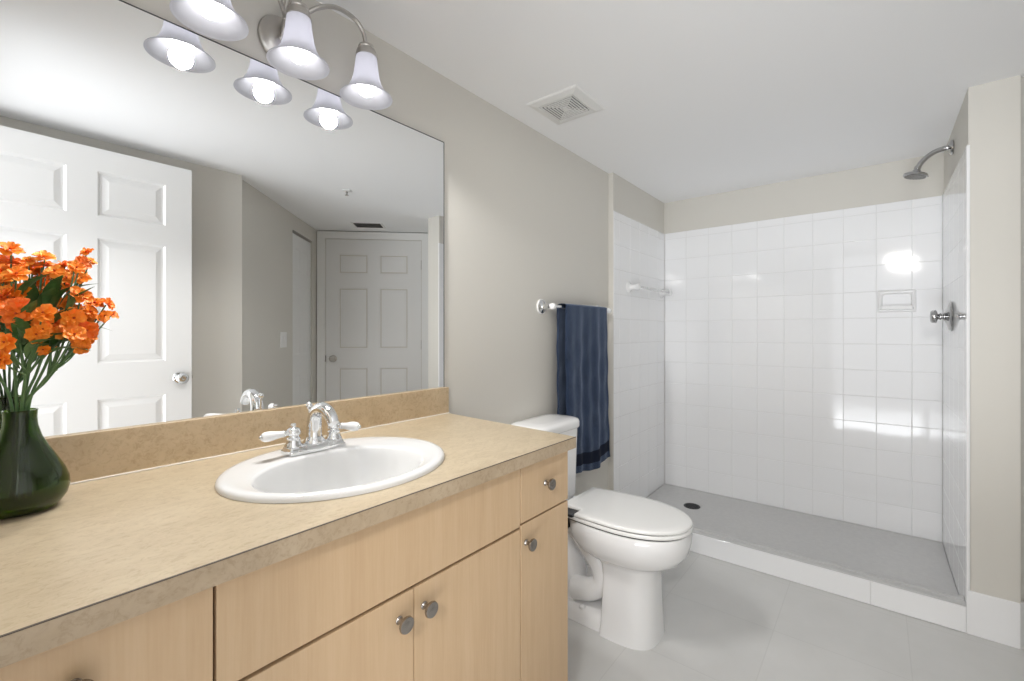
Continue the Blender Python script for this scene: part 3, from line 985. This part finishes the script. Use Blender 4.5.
for s_i in range(8):
    items = [x for x in BLOOM if x[4] == s_i]
    cen = sum((Vector(x[:3]) for x in items), Vector()) / len(items)
    a_ = 2 * PI * s_i / 8 + 2.2
    foot = Vector((VX + 0.012 * math.cos(a_ + 2.4), VY + 0.012 * math.sin(a_ + 2.4), ZT + 0.022))
    dirv = cen - Vector((VX, VY, 1.06))
    mouth = Vector((VX, VY, 1.066)) + Vector((dirv.x, dirv.y, 0)).normalized() * 0.009 * (0.6 + 0.4 * (s_i % 2))
    node = mouth.lerp(cen, 0.62) + Vector((0, 0, -0.012))
    sp = thing('flower_stem', SPRAY[s_i], 'flowers', foot, 'orange flower sprays in the green vase')
    b = B()
    path = smooth_path([foot, mouth, mouth.lerp(node, 0.5) + Vector((0.0, 0, 0.004)), node], 6)
    tube(b, path, lerp_list([0.0024, 0.0023, 0.0021, 0.0018], len(path)), 8)
    for x in items:
        c_ = Vector(x[:3])
        st = mouth.lerp(node, random.uniform(0.7, 1.0))
        nv = ((c_ - ctr).normalized() + Vector((0.0, -0.45, 0.35)) + Vector((random.uniform(-.45, .45), random.uniform(-.45, .45), random.uniform(-.3, .3)))).normalized()
        p2 = smooth_path([st, st.lerp(c_, 0.55) + Vector((0, 0, -0.004)), c_ - nv * 0.003], 4)
        tube(b, p2, lerp_list([0.0014, 0.0011], len(p2)), 6)
    obj('stem', b, 'stem', sp, smooth=True)
    for q, x in enumerate(items):
        c_ = Vector(x[:3])
        nv = ((c_ - ctr).normalized() * 0.7 + Vector((-0.30, -0.75, 0.12)) + Vector((random.uniform(-.55, .55), random.uniform(-.4, .4), random.uniform(-.5, .5)))).normalized()
        b = B()
        bloom(b, c_, x[3] * random.uniform(0.88, 1.08), nv)
        fl = obj('blossom', b, random.choice(['petal', 'petal', 'petal_deep', 'petal_light']), sp, smooth=True, angle=180, recalc=False)
        b = B()
        lathe(b, [(0, 0.0), (x[3] * 0.10, 0.0), (x[3] * 0.13, x[3] * 0.10), (x[3] * 0.08, x[3] * 0.24), (0, x[3] * 0.28)], c_ + nv * x[3] * 0.1, nv, 10)
        obj('flower_centre', b, 'centre', fl, smooth=True, angle=180)
    for p_, t_, wd in LEAVES[s_i]:
        b = B()
        leaf(b, p_, t_, wd)
        obj('leaf', b, 'leaf', sp, smooth=True, angle=180, recalc=False)

# ------------------------------------------------------------------ toilet
TX = 1.733
TT_ = 1.695                     # the tank sits a little off the bowl's centre line
to = thing('toilet', 'white two-piece toilet with closed lid between vanity and shower', 'toilet', (TX, -0.4, 0))


def egg(cy, hw, lf, lb, z, n=56, pw=2.3, pb=2.8, cx=TX):
    """egg outline: half width hw, front length lf (towards -Y), back length lb"""
    pts = []
    for k in range(n):
        a_ = 2 * PI * k / n
        c_, s_ = math.cos(a_), math.sin(a_)
        p = pw if s_ < 0 else pb
        x = math.copysign(abs(c_) ** (2 / p), c_) * hw
        y = math.copysign(abs(s_) ** (2 / p), s_) * (lf if s_ < 0 else lb)
        pts.append((cx + x, cy + y, z))
    return pts


b = B()
loft(b, [egg(-0.45, 0.128, 0.178, 0.03, 0.0, pw=3.2, pb=6), egg(-0.45, 0.127, 0.177, 0.03, 0.010, pw=3.2, pb=6), egg(-0.452, 0.121, 0.172, 0.03, 0.05, pw=3.2, pb=6), egg(-0.455, 0.113, 0.166, 0.03, 0.14, pw=3.1, pb=6),
         egg(-0.46, 0.106, 0.160, 0.035, 0.225, pw=3.0, pb=6), egg(-0.46, 0.104, 0.160, 0.045, 0.272, pw=2.8, pb=5), egg(-0.465, 0.110, 0.166, 0.07, 0.290, pw=2.6, pb=4), egg(-0.48, 0.136, 0.192, 0.13, 0.305, pw=2.3, pb=3),
         egg(-0.485, 0.160, 0.222, 0.19, 0.328, pw=2.2, pb=2.8), egg(-0.485, 0.174, 0.243, 0.215, 0.358, pw=2.2, pb=2.8), egg(-0.485, 0.181, 0.253, 0.225, 0.395, pw=2.2, pb=2.8), egg(-0.485, 0.182, 0.255, 0.23, 0.425, pw=2.2, pb=2.8), egg(-0.485, 0.178, 0.250, 0.23, 0.4395, pw=2.2, pb=2.8)])
# deck under the tank, and the trapway behind the pedestal
loft(b, [rrect(TX, -0.170, 0.075, 0.140, 0.03, 0.33), rrect(TX, -0.170, 0.095, 0.140, 0.03, 0.38), rrect(TX, -0.170, 0.105, 0.140, 0.03, 0.425), rrect(TX, -0.170, 0.101, 0.136, 0.03, 0.432)])
tp = smooth_path([(TX, -0.27, 0.372), (TX, -0.335, 0.305), (TX, -0.395, 0.235), (TX, -0.405, 0.170), (TX, -0.350, 0.125), (TX, -0.275, 0.105)], 7)
for off in (-0.050, 0.050):
    tube(b, [(p.x + off, p.y, p.z) for p in tp], lerp_list([0.044, 0.044, 0.043, 0.044, 0.046, 0.05], len(tp)), 18)
tp = smooth_path([(TX, -0.19, 0.36), (TX, -0.185, 0.27), (TX, -0.215, 0.17), (TX, -0.225, 0.09), (TX, -0.225, 0.02)], 6)
tube(b, tp, lerp_list([0.075, 0.068, 0.07, 0.078, 0.085], len(tp)), 20)
loft(b, [rrect(TX, -0.290, 0.112, 0.155, 0.04, 0.0005), rrect(TX, -0.290, 0.110, 0.155, 0.04, 0.030), rrect(TX, -0.290, 0.098, 0.148, 0.04, 0.052), rrect(TX, -0.290, 0.080, 0.14, 0.04, 0.060)])
obj('bowl', b, 'porcelain', to, smooth=True, angle=50)
for sg in (-1, 1):
    b = B(); lathe(b, [(0, 0.02), (0.0, 0.016), (0.007, 0.015), (0.012, 0.010), (0.0135, 0.0), (0.0, 0.0)][::-1], (TX + sg * 0.088, -0.33, 0.052), (0, 0, 1), 18)
    obj('bolt_cap', b, 'porcelain', to, smooth=True)


def seat_outline(z, grow=0.0, n=64, tab=True):
    """elongated lid: straight back with a narrower hinge tab on the near side, elliptical front"""
    pts = []
    cy, hw, lf = -0.490, 0.177 + grow, 0.252 + grow
    for k in range(n // 2 + 1):                     # front half
        a_ = PI + PI * k / (n // 2)
        c_, s_ = math.cos(a_), math.sin(a_)
        pts.append((TX + math.copysign(abs(c_) ** (2 / 2.1), c_) * hw, cy - abs(s_) ** (2 / 2.1) * lf, z))
    for t in (0.2, 0.4, 0.6, 0.8, 0.93):                   # far side, towards the hinge
        pts.append((TX + hw - 0.026 * t ** 2.0, cy + 0.243 * t, z))
    pts.append((TX + hw - 0.030, cy + 0.2445, z))
    if tab:
        pts.append((TX - 0.118, cy + 0.2445, z))
        pts.append((TX - 0.118, cy + 0.150, z))
        pts.append((TX - hw + 0.004, cy + 0.149, z))
        tt = (0.45, 0.3, 0.15)
    else:
        pts.append((TX - hw + 0.030, cy + 0.2445, z))
        tt = (0.93, 0.8, 0.6, 0.4, 0.2)
    for t in tt:
        pts.append((TX - hw + (0.026 * t ** 2.0 if not tab else 0.006 * t), cy + 0.243 * t, z))
    return pts


def scaled(pts, s_, z):
    c_ = Vector((TX, -0.49, 0))
    return [((p[0] - c_.x) * s_ + c_.x, (p[1] - c_.y) * s_ + c_.y, z) for p in pts]


b = B()
o1 = seat_outline(0, 0.002, tab=False)
R_ = [scaled(o1, 0.985, 0.4450), scaled(o1, 0.998, 0.4475), scaled(o1, 1.0, 0.4550), scaled(o1, 0.985, 0.4590), scaled(o1, 0.80, 0.4590), scaled(o1, 0.72, 0.4550), scaled(o1, 0.72, 0.4450)]
rs = loft(b, R_, False, False)
n_ = len(rs[0])
for k in range(n_):
    b.faces.new((rs[-1][k], rs[-1][(k + 1) % n_], rs[0][(k + 1) % n_], rs[0][k]))
obj('seat', b, 'seat', to, smooth=True, angle=50)
b = B()
o2 = seat_outline(0, 0.0)
loft(b, [scaled(o2, 0.985, 0.4622), scaled(o2, 0.998, 0.4645), scaled(o2, 1.0, 0.4700), scaled(o2, 0.992, 0.4745), scaled(o2, 0.97, 0.4770), scaled(o2, 0.85, 0.4790), scaled(o2, 0.55, 0.4805), scaled(o2, 0.2, 0.4812)])
obj('lid', b, 'seat', to, smooth=True, angle=50)
b = B()
box(b, TX - 0.182, TX - 0.121, -0.337, -0.252, 0.4592, 0.4705, 0.003)
obj('hinge_bar', b, 'black', to, label='black hinge bar at the back of the seat')
b = B()
box(b, TX - 0.150, TX - 0.1, -0.285, -0.262, 0.385, 0.4290, 0.003)  # black block put where the gap beneath the deck reads black
obj('black_block', b, 'black', to, label='black block beneath the deck')
b = B()
loft(b, [scaled(o1, 0.955, 0.4385), scaled(o1, 0.955, 0.4458)])
loft(b, [scaled(o1, 0.955, 0.4580), scaled(o1, 0.955, 0.4630)])
obj('gap_shade', b, 'dark', to)  # dark slabs filling the seat and lid gaps, coloured as their shade
b = B()
loft(b, [rrect(TT_, -0.107, 0.150, 0.076, 0.04, 0.430), rrect(TT_, -0.107, 0.160, 0.083, 0.045, 0.455), rrect(TT_, -0.107, 0.165, 0.085, 0.045, 0.61), rrect(TT_, -0.107, 0.170, 0.088, 0.045, 0.7575)])
obj('tank', b, 'porcelain', to, smooth=True, angle=50)
b = B()
loft(b, [rrect(TT_, -0.110, 0.174, 0.094, 0.055, 0.7578), rrect(TT_, -0.110, 0.178, 0.098, 0.06, 0.764), rrect(TT_, -0.110, 0.178, 0.098, 0.06, 0.786), rrect(TT_, -0.110, 0.172, 0.092, 0.055, 0.797), rrect(TT_, -0.110, 0.155, 0.078, 0.045, 0.802), rrect(TT_, -0.110, 0.10, 0.045, 0.03, 0.804)])
obj('tank_lid', b, 'porcelain', to, smooth=True, angle=60)
b = B()
lathe(b, [(0.0, 0.0), (0.013, 0.0), (0.013, 0.006), (0.007, 0.010), (0.0, 0.011)], (TT_ - 0.11, -0.194, 0.70), (0, -1, 0), 18)
tube(b, [(TT_ - 0.11, -0.202, 0.70), (TT_ - 0.085, -0.210, 0.697), (TT_ - 0.045, -0.212, 0.693)], [0.006, 0.0055, 0.007], 12)
obj('flush_lever', b, 'chrome', to, smooth=True)

# ------------------------------------------------------------------ towel bar and towel
BYo, BZ = -0.070, 1.327
tb = thing('towel_bar', 'chrome and white towel bar on the beige wall, navy towel over it', 'towel bar', (2.09, 0, BZ))


def bar_post(parent, x, y0, out, z, body, ring):
    b = B()
    lathe(b, [(0.0, 0.0), (0.034, 0.0), (0.035, 0.004), (0.031, 0.008), (0.019, 0.013), (0.013, 0.024), (0.0115, 0.044), (0.0135, 0.050), (0.0, 0.052)], (x, y0, z), (0, -1, 0), 28)
    p = obj('post', b, body, parent, smooth=True, angle=50)
    b = B()
    lathe(b, [(0.034, 0.0005), (0.0365, 0.0005), (0.038, 0.004), (0.036, 0.008), (0.033, 0.008)], (x, y0, z), (0, -1, 0), 32, closed=True)
    obj('ring', b, ring, p, smooth=True, angle=60, label='white rim')
    b = B()
    lathe(b, [(0.0, -0.016), (0.010, -0.015), (0.0150, -0.010), (0.0165, 0.0), (0.0150, 0.010), (0.010, 0.015), (0.0, 0.016)], (x, y0 - out, z), (1, 0, 0), 24)
    obj('collar', b, ring, p, smooth=True, angle=60, label='white porcelain collar')
    return p


for x in (1.813, 2.392):
    bar_post(tb, x, 0.0, 0.070, BZ, 'chrome', 'porcelain')
b = B(); tube(b, [(1.813, BYo, BZ), (2.392, BYo, BZ)], 0.0085, 18); obj('rail', b, 'chrome', tb, smooth=True)


def drape(bm, x0, x1, xb0, xb1, ytop, zbot, fold, nfold, phase, side, th=0.010, nu=56, nv=70):
    """one hanging layer of the towel; returns nothing, closed thin solid"""
    def pos(u_, v_, off):
        x = (x0 + (x1 - x0) * u_) * (1 - v_) + (xb0 + (xb1 - xb0) * u_) * v_
        z = BZ + 0.009 - v_ * (BZ + 0.009 - zbot) - 0.006 * math.sin(PI * u_) * v_ + 0.010 * math.sin(7 * u_ + phase) * v_ * v_
        amp = fold * (0.25 + 0.75 * min(1, v_ * 2.2))
        f = amp * (0.6 * math.cos(2 * PI * nfold * u_ + phase + 0.7 * v_) + 0.35 * math.cos(2 * PI * nfold * 2.3 * u_ + 1.7 * phase + 0.9 * v_))
        y = ytop + f + off + 0.004 * math.sin(9 * u_ + 11 * v_ + phase) * math.sin(17 * v_ + 5 * u_) * min(1, 4 * v_)
        return Vector((x, y, z))
    g = {}
    for l, off in enumerate((-th / 2, th / 2)):
        for i in range(nu + 1):
            for j in range(nv + 1):
                g[l, i, j] = bm.verts.new(pos(i / nu, j / nv, off))
    for i in range(nu):
        for j in range(nv):
            a = bm.faces.new((g[0, i, j], g[0, i + 1, j], g[0, i + 1, j + 1], g[0, i, j + 1]))
            c = bm.faces.new((g[1, i, j], g[1, i, j + 1], g[1, i + 1, j + 1], g[1, i + 1, j]))
            v_ = j / nv
            if side and 0.885 < v_ < 0.955:
                a.material_index = 1
                c.material_index = 1
    for j in range(nv):
        bm.faces.new((g[0, 0, j], g[0, 0, j + 1], g[1, 0, j + 1], g[1, 0, j]))
        bm.faces.new((g[0, nu, j], g[1, nu, j], g[1, nu, j + 1], g[0, nu, j + 1]))
    for i in range(nu):
        bm.faces.new((g[0, i, nv], g[0, i + 1, nv], g[1, i + 1, nv], g[1, i, nv]))


b = B()
drape(b, 1.905, 2.325, 1.915, 2.365, -0.091, 0.478, 0.013, 2.1, 0.6, True)
drape(b, 1.893, 2.335, 1.890, 2.370, -0.043, 0.520, 0.008, 1.7, 2.2, True)
# the fold over the rail
rows = []
for i in range(57):
    u_ = i / 56
    row = []
    for k in range(9):
        a_ = PI * k / 8
        x = 1.899 + (2.330 - 1.899) * u_
        row.append(b.verts.new((x, -0.067 - 0.0290 * math.cos(a_) + 0.002 * math.cos(6 * u_), BZ + 0.0070 + 0.0115 * math.sin(a_))))
    rows.append(row)
for ra, rb in zip(rows, rows[1:]):
    for k in range(8):
        b.faces.new((ra[k], ra[k + 1], rb[k + 1], rb[k]))
tw = obj('towel', b, 'towel', None, smooth=True, angle=70, mats=['towel_band'], loc=(2.11, -0.066, BZ))
tag(tw, 'navy blue bath towel folded over the towel bar above the toilet', 'towel')

# ------------------------------------------------------------------ shower: pan, drain, bar, soap dish, head, valve
pn = thing('shower_pan', 'grey cast shower base behind the white tile curb', 'shower pan', (3.0, -0.8, 0.0))
prof = [(XF - 0.005, 0.1062), (XF - 0.004, 0.1105), (XF + 0.004, 0.113), (XF + 0.026, 0.1135), (XF + 0.029, 0.1100), (XF + 0.033, 0.1095), (XF + 0.037, 0.1140), (XF + 0.060, 0.1150), (XF + 0.064, 0.1125), (XF + 0.078, 0.1105), (XF + 0.084, 0.104), (XF + 0.092, 0.066), (XF + 0.10, 0.060), (3.065, 0.052), (XB - 0.02, 0.056), (XB - 0.004, 0.060)]
b = B()
ra = [b.verts.new((x, YSL - 0.001, z)) for x, z in prof]
rb = [b.verts.new((x, YSR + 0.001, z)) for x, z in prof]
for k in range(len(prof) - 1):
    b.faces.new((ra[k], ra[k + 1], rb[k + 1], rb[k]))
fl = [[b.verts.new((x, y, 0.0275 if x > XF + 0.095 else 0.1065)) for x in (XF - 0.005, XF + 0.0905, XF + 0.0955, XB - 0.004)] for y in (YSL - 0.001, YSR + 0.001)]
for k in range(3):
    b.faces.new((fl[0][k], fl[1][k], fl[1][k + 1], fl[0][k + 1]))
b.faces.new(ra[::-1] + fl[0]); b.faces.new(rb + fl[1][::-1])
b.faces.new((ra[0], rb[0], fl[1][0], fl[0][0])); b.faces.new((ra[-1], fl[0][-1], fl[1][-1], rb[-1]))
obj('base', b, 'pan', pn, smooth=True, angle=30)
b = B()
lathe(b, [(0.0, 0.0), (0.050, 0.0), (0.052, 0.002), (0.050, 0.0045), (0.044, 0.005), (0.042, 0.003), (0.0, 0.003)], (3.062, -0.335, 0.0518), (0, 0, 1), 36)
for q in range(-3, 4):
    hw = math.sqrt(max(0.0, 0.041 ** 2 - (q * 0.011) ** 2))
    box(b, 3.062 + q * 0.011 - 0.0028, 3.062 + q * 0.011 + 0.0028, -0.335 - hw, -0.335 + hw, 0.0546, 0.0566)
obj('drain', b, 'black', pn, smooth=True, label='round black drain grate')

sb = thing('shower_bar', 'short white bar with clear rod on the left shower wall', 'towel bar', (3.02, YSL, 1.492))
for x in (2.735, 3.305):
    b = B()
    lathe(b, [(0.0, 0.0), (0.036, 0.0), (0.037, 0.005), (0.031, 0.010), (0.020, 0.016), (0.0165, 0.030), (0.0175, 0.050), (0.021, 0.060), (0.020, 0.072), (0.012, 0.078), (0.0, 0.079)], (x, YSL, 1.492), (0, -1, 0), 28)
    obj('post', b, 'porcelain', sb, smooth=True, angle=50)
b = B(); tube(b, [(2.735, YSL - 0.062, 1.492), (3.305, YSL - 0.062, 1.492)], 0.0085, 18)
obj('rod', b, 'acrylic', sb, smooth=True, label='clear rod')

sd = thing('soap_dish', 'white ceramic soap dish set in the tiled shower back wall', 'soap dish', (XB, -1.371, 1.32))
sy0, sy1, sz0, sz1 = -1.455, -1.287, 1.317, 1.441


def yz_ring(y0, y1, z0, z1, x, r=0.006, n=5):
    pts = []
    for ys_, zs_, a0 in ((1, 1, 0), (-1, 1, 90), (-1, -1, 180), (1, -1, 270)):
        for k in range(n + 1):
            a_ = math.radians(a0 + 90 * k / n)
            cy_, cz_ = (y1 - r if ys_ > 0 else y0 + r), (z1 - r if zs_ > 0 else z0 + r)
            pts.append((x, cy_ + r * math.cos(a_), cz_ + r * math.sin(a_)))
    return pts


b = B()
loft(b, [yz_ring(sy0, sy1, sz0, sz1, XB + 0.004), yz_ring(sy0, sy1, sz0, sz1, XB - 0.010), yz_ring(sy0 + 0.004, sy1 - 0.004, sz0 + 0.004, sz1 - 0.004, XB - 0.016), yz_ring(sy0 + 0.014, sy1 - 0.014, sz0 + 0.014, sz1 - 0.014, XB - 0.018, 0.010),
         yz_ring(sy0 + 0.018, sy1 - 0.018, sz0 + 0.018, sz1 - 0.018, XB - 0.014, 0.012), yz_ring(sy0 + 0.024, sy1 - 0.024, sz0 + 0.024, sz1 - 0.024, XB + 0.002, 0.014)], True, True)
obj('frame', b, 'porcelain', sd, smooth=True, angle=50)
b = B()
loft(b, [yz_ring(sy0 + 0.012, sy1 - 0.012, sz0 + 0.012, sz0 + 0.022, XB - 0.004, 0.004), yz_ring(sy0 + 0.012, sy1 - 0.012, sz0 + 0.012, sz0 + 0.022, XB - 0.036, 0.004), yz_ring(sy0 + 0.016, sy1 - 0.016, sz0 + 0.013, sz0 + 0.034, XB - 0.044, 0.004), yz_ring(sy0 + 0.018, sy1 - 0.018, sz0 + 0.015, sz0 + 0.033, XB - 0.047, 0.004)])
for q in range(5):
    yq = sy0 + 0.034 + q * 0.025
    box(b, XB - 0.036, XB - 0.004, yq - 0.003, yq + 0.003, sz0 + 0.020, sz0 + 0.026, 0.001)
obj('tray', b, 'porcelain', sd, smooth=True, angle=40)

SHX = 2.985
sh = thing('overhead_shower', 'round chrome shower head on a curved arm from the wall', 'shower head', (SHX, YSR - 0.006, 2.082))
b = B()
lathe(b, [(0.0, 0.0), (0.033, 0.0), (0.0345, 0.004), (0.032, 0.011), (0.022, 0.016), (0.013, 0.020), (0.0, 0.021)], (SHX, YSR - 0.0055, 2.082), (0, 1, 0), 32)
obj('flange', b, 'chrome_dark', sh, smooth=True)
b = B()
path = smooth_path([(SHX, YSR - 0.002, 2.082), (SHX, YSR + 0.030, 2.083), (SHX, YSR + 0.070, 2.070), (SHX, YSR + 0.104, 2.040), (SHX, YSR + 0.121, 2.012)], 8)
tube(b, path, 0.0112, 16)
obj('arm', b, 'chrome_dark', sh, smooth=True)
b = B()
ax = Vector((0, 0.22, -0.975)).normalized()
p0 = Vector((SHX, YSR + 0.121, 2.014))
lathe(b, [(0.0, -0.004), (0.012, -0.004), (0.014, 0.002), (0.012, 0.010), (0.0155, 0.014), (0.0155, 0.020), (0.030, 0.026), (0.044, 0.031), (0.0475, 0.036), (0.0475, 0.043), (0.044, 0.047), (0.0, 0.047)], p0, ax, 36)
hd = obj('head', b, 'chrome_dark', sh, smooth=True, angle=40)
b = B()
lathe(b, [(0.0, 0.0475), (0.0415, 0.0475), (0.0415, 0.0485), (0.0, 0.0495)], p0, ax, 36)
for rr_, cnt in ((0.012, 6), (0.023, 12), (0.034, 18)):
    u, v = frame_of(ax)
    for k in range(cnt):
        a_ = 2 * PI * k / cnt
        lathe(b, [(0.0, 0.051), (0.0018, 0.051), (0.0022, 0.048), (0.0, 0.048)][::-1], p0 + (u * math.cos(a_) + v * math.sin(a_)) * rr_, ax, 6)
obj('spray_face', b, 'louvre', hd, smooth=True, label='grey spray face')
b = B()
e0 = p0 + ax * 0.040 + Vector((0.030, -0.036, 0))
tube(b, [e0, e0 + Vector((0.007, -0.010, -0.002)), e0 + Vector((0.010, -0.014, -0.004))], [0.004, 0.004, 0.003], 10)
obj('spray_lever', b, 'chrome_dark', hd, smooth=True)

VXv, VZv = 2.985, 1.277
sv = thing('shower_valve', 'chrome shower valve with round plate and knob on the right shower wall', 'shower valve', (VXv, YSR, VZv))
b = B()
lathe(b, [(0.0, 0.0), (0.070, 0.0), (0.0715, 0.004), (0.068, 0.010), (0.050, 0.016), (0.030, 0.020), (0.024, 0.026), (0.0, 0.026)], (VXv, YSR, VZv), (0, 1, 0), 44)
obj('escutcheon', b, 'chrome_dark', sv, smooth=True, angle=50)
b = B()
lathe(b, [(0.0, 0.020), (0.019, 0.020), (0.019, 0.028), (0.015, 0.031), (0.013, 0.036), (0.017, 0.039), (0.017, 0.042), (0.012, 0.045), (0.016, 0.050), (0.029, 0.053), (0.032, 0.058), (0.031, 0.069), (0.025, 0.075), (0.0, 0.078)], (VXv, YSR, VZv), (0, 1, 0), 36)
obj('knob', b, 'chrome_dark', sv, smooth=True, angle=50)

# ------------------------------------------------------------------ ceiling vents, sprinkler, switch
ev = thing('exhaust_fan', 'square white exhaust fan grille on the ceiling', 'vent', (1.660, -0.243, ZC))
fx0, fx1, fy0, fy1 = 1.537, 1.783, -0.366, -0.120
ix0, ix1, iy0, iy1 = 1.578, 1.748, -0.323, -0.155


def xy_ring(x0, x1, y0, y1, z):
    return [(x0, y0, z), (x1, y0, z), (x1, y1, z), (x0, y1, z)]


b = B()
loft(b, [xy_ring(fx0, fx1, fy0, fy1, ZC - 0.0002), xy_ring(fx0, fx1, fy0, fy1, ZC - 0.003), xy_ring(fx0 + 0.006, fx1 - 0.006, fy0 + 0.006, fy1 - 0.006, ZC - 0.007), xy_ring(ix0 - 0.010, ix1 + 0.010, iy0 - 0.010, iy1 + 0.010, ZC - 0.012), xy_ring(ix0, ix1, iy0, iy1, ZC - 0.012), xy_ring(ix0, ix1, iy0, iy1, ZC - 0.003)], False, False)
obj('frame', b, 'vent', ev)
b = B(); box(b, ix0 - 0.002, ix1 + 0.002, iy0 - 0.002, iy1 + 0.002, ZC - 0.004, ZC - 0.0015); obj('backing', b, 'vent_dark', ev)
b = B()
cxm, cym = (ix0 + ix1) / 2, (iy0 + iy1) / 2
for q in range(6):
    o_ = 0.0815 - q * 0.0122
    i_ = o_ - 0.0058
    loft(b, [xy_ring(cxm - o_, cxm + o_, cym - o_, cym + o_, ZC - 0.0085), xy_ring(cxm - o_, cxm + o_, cym - o_, cym + o_, ZC - 0.0115), xy_ring(cxm - i_, cxm + i_, cym - i_, cym + i_, ZC - 0.0115), xy_ring(cxm - i_, cxm + i_, cym - i_, cym + i_, ZC - 0.0085), xy_ring(cxm - o_, cxm + o_, cym - o_, cym + o_, ZC - 0.0085)], False, False)
box(b, cxm - 0.012, cxm + 0.012, cym - 0.012, cym + 0.012, ZC - 0.0125, ZC - 0.008, 0.001)
for sx_, sy_ in ((1, 1), (1, -1), (-1, 1), (-1, -1)):
    tube(b, [(cxm + sx_ * 0.010, cym + sy_ * 0.010, ZC - 0.0065), (cxm + sx_ * 0.082, cym + sy_ * 0.082, ZC - 0.0065)], 0.002, 6)
obj('grille', b, 'vent', ev)

cv = thing('ceiling_register', 'dark slatted air register on the ceiling before the far door', 'vent', (2.365, -2.320, ZC))
Rv = Matrix.Translation((2.365, -2.320, 0)) @ Matrix.Rotation(math.radians(45), 4, 'Z')


def rot_obj(name, bm, material, parent, mtx, **kw):
    bmesh.ops.transform(bm, matrix=mtx, verts=bm.verts)
    return obj(name, bm, material, parent, **kw)


b = B()
for x0, x1, y0, y1 in ((-0.135, 0.135, -0.098, -0.080), (-0.135, 0.135, 0.080, 0.098), (-0.135, -0.117, -0.080, 0.080), (0.117, 0.135, -0.080, 0.080)):
    box(b, x0, x1, y0, y1, ZC - 0.006, ZC - 0.0003, 0.001)
rot_obj('frame', b, 'vent', cv, Rv)
b = B(); box(b, -0.118, 0.118, -0.081, 0.081, ZC - 0.0025, ZC - 0.0006); rot_obj('backing', b, 'vent_dark', cv, Rv)
for q in range(9):
    b = B(); yq = -0.070 + q * 0.0175
    loft(b, [[(-0.117, yq - 0.007, ZC - 0.0045), (0.117, yq - 0.007, ZC - 0.0045), (0.117, yq + 0.004, ZC - 0.0105), (-0.117, yq + 0.004, ZC - 0.0105)],
             [(-0.117, yq - 0.006, ZC - 0.003), (0.117, yq - 0.006, ZC - 0.003), (0.117, yq + 0.006, ZC - 0.010), (-0.117, yq + 0.006, ZC - 0.010)]])
    rot_obj('slat', b, 'louvre', cv, Rv)

sp = thing('sprinkler', 'small fire sprinkler head on the ceiling, seen in the mirror', 'sprinkler', (1.70, -1.568, ZC))
b = B(); lathe(b, [(0.0, 0.0), (0.030, 0.0), (0.031, -0.003), (0.022, -0.007), (0.012, -0.008), (0.0, -0.008)], (1.70, -1.568, ZC - 0.0002), (0, 0, 1), 28); obj('escutcheon', b, 'vent', sp, smooth=True)
b = B(); lathe(b, [(0.0, -0.007), (0.008, -0.007), (0.008, -0.016), (0.004, -0.018), (0.004, -0.030), (0.013, -0.031), (0.013, -0.033), (0.0, -0.034)], (1.70, -1.568, ZC), (0, 0, 1), 20); obj('nozzle', b, 'nickel', sp, smooth=True)

swp = DG0 + dg * ((1.615 - DG0.x) / dg.x)
sw = thing('light_switch', 'white double light switch plate on the diagonal wall, seen in the mirror', 'light switch', (swp.x, swp.y, 1.143))
Rs = Matrix.Translation((swp.x, swp.y, 1.143)) @ Matrix(((dg.x, dgn.x, 0, 0), (dg.y, dgn.y, 0, 0), (0, 0, 1, 0), (0, 0, 0, 1)))
b = B(); box(b, -0.058, 0.058, -0.006, -0.0003, -0.060, 0.060, 0.002); rot_obj('plate', b, 'white_trim', sw, Rs)
for q in (-0.024, 0.024):
    b = B(); box(b, q - 0.016, q + 0.016, -0.0085, -0.004, -0.033, 0.033, 0.0015); rot_obj('rocker', b, 'white_trim', sw, Rs)
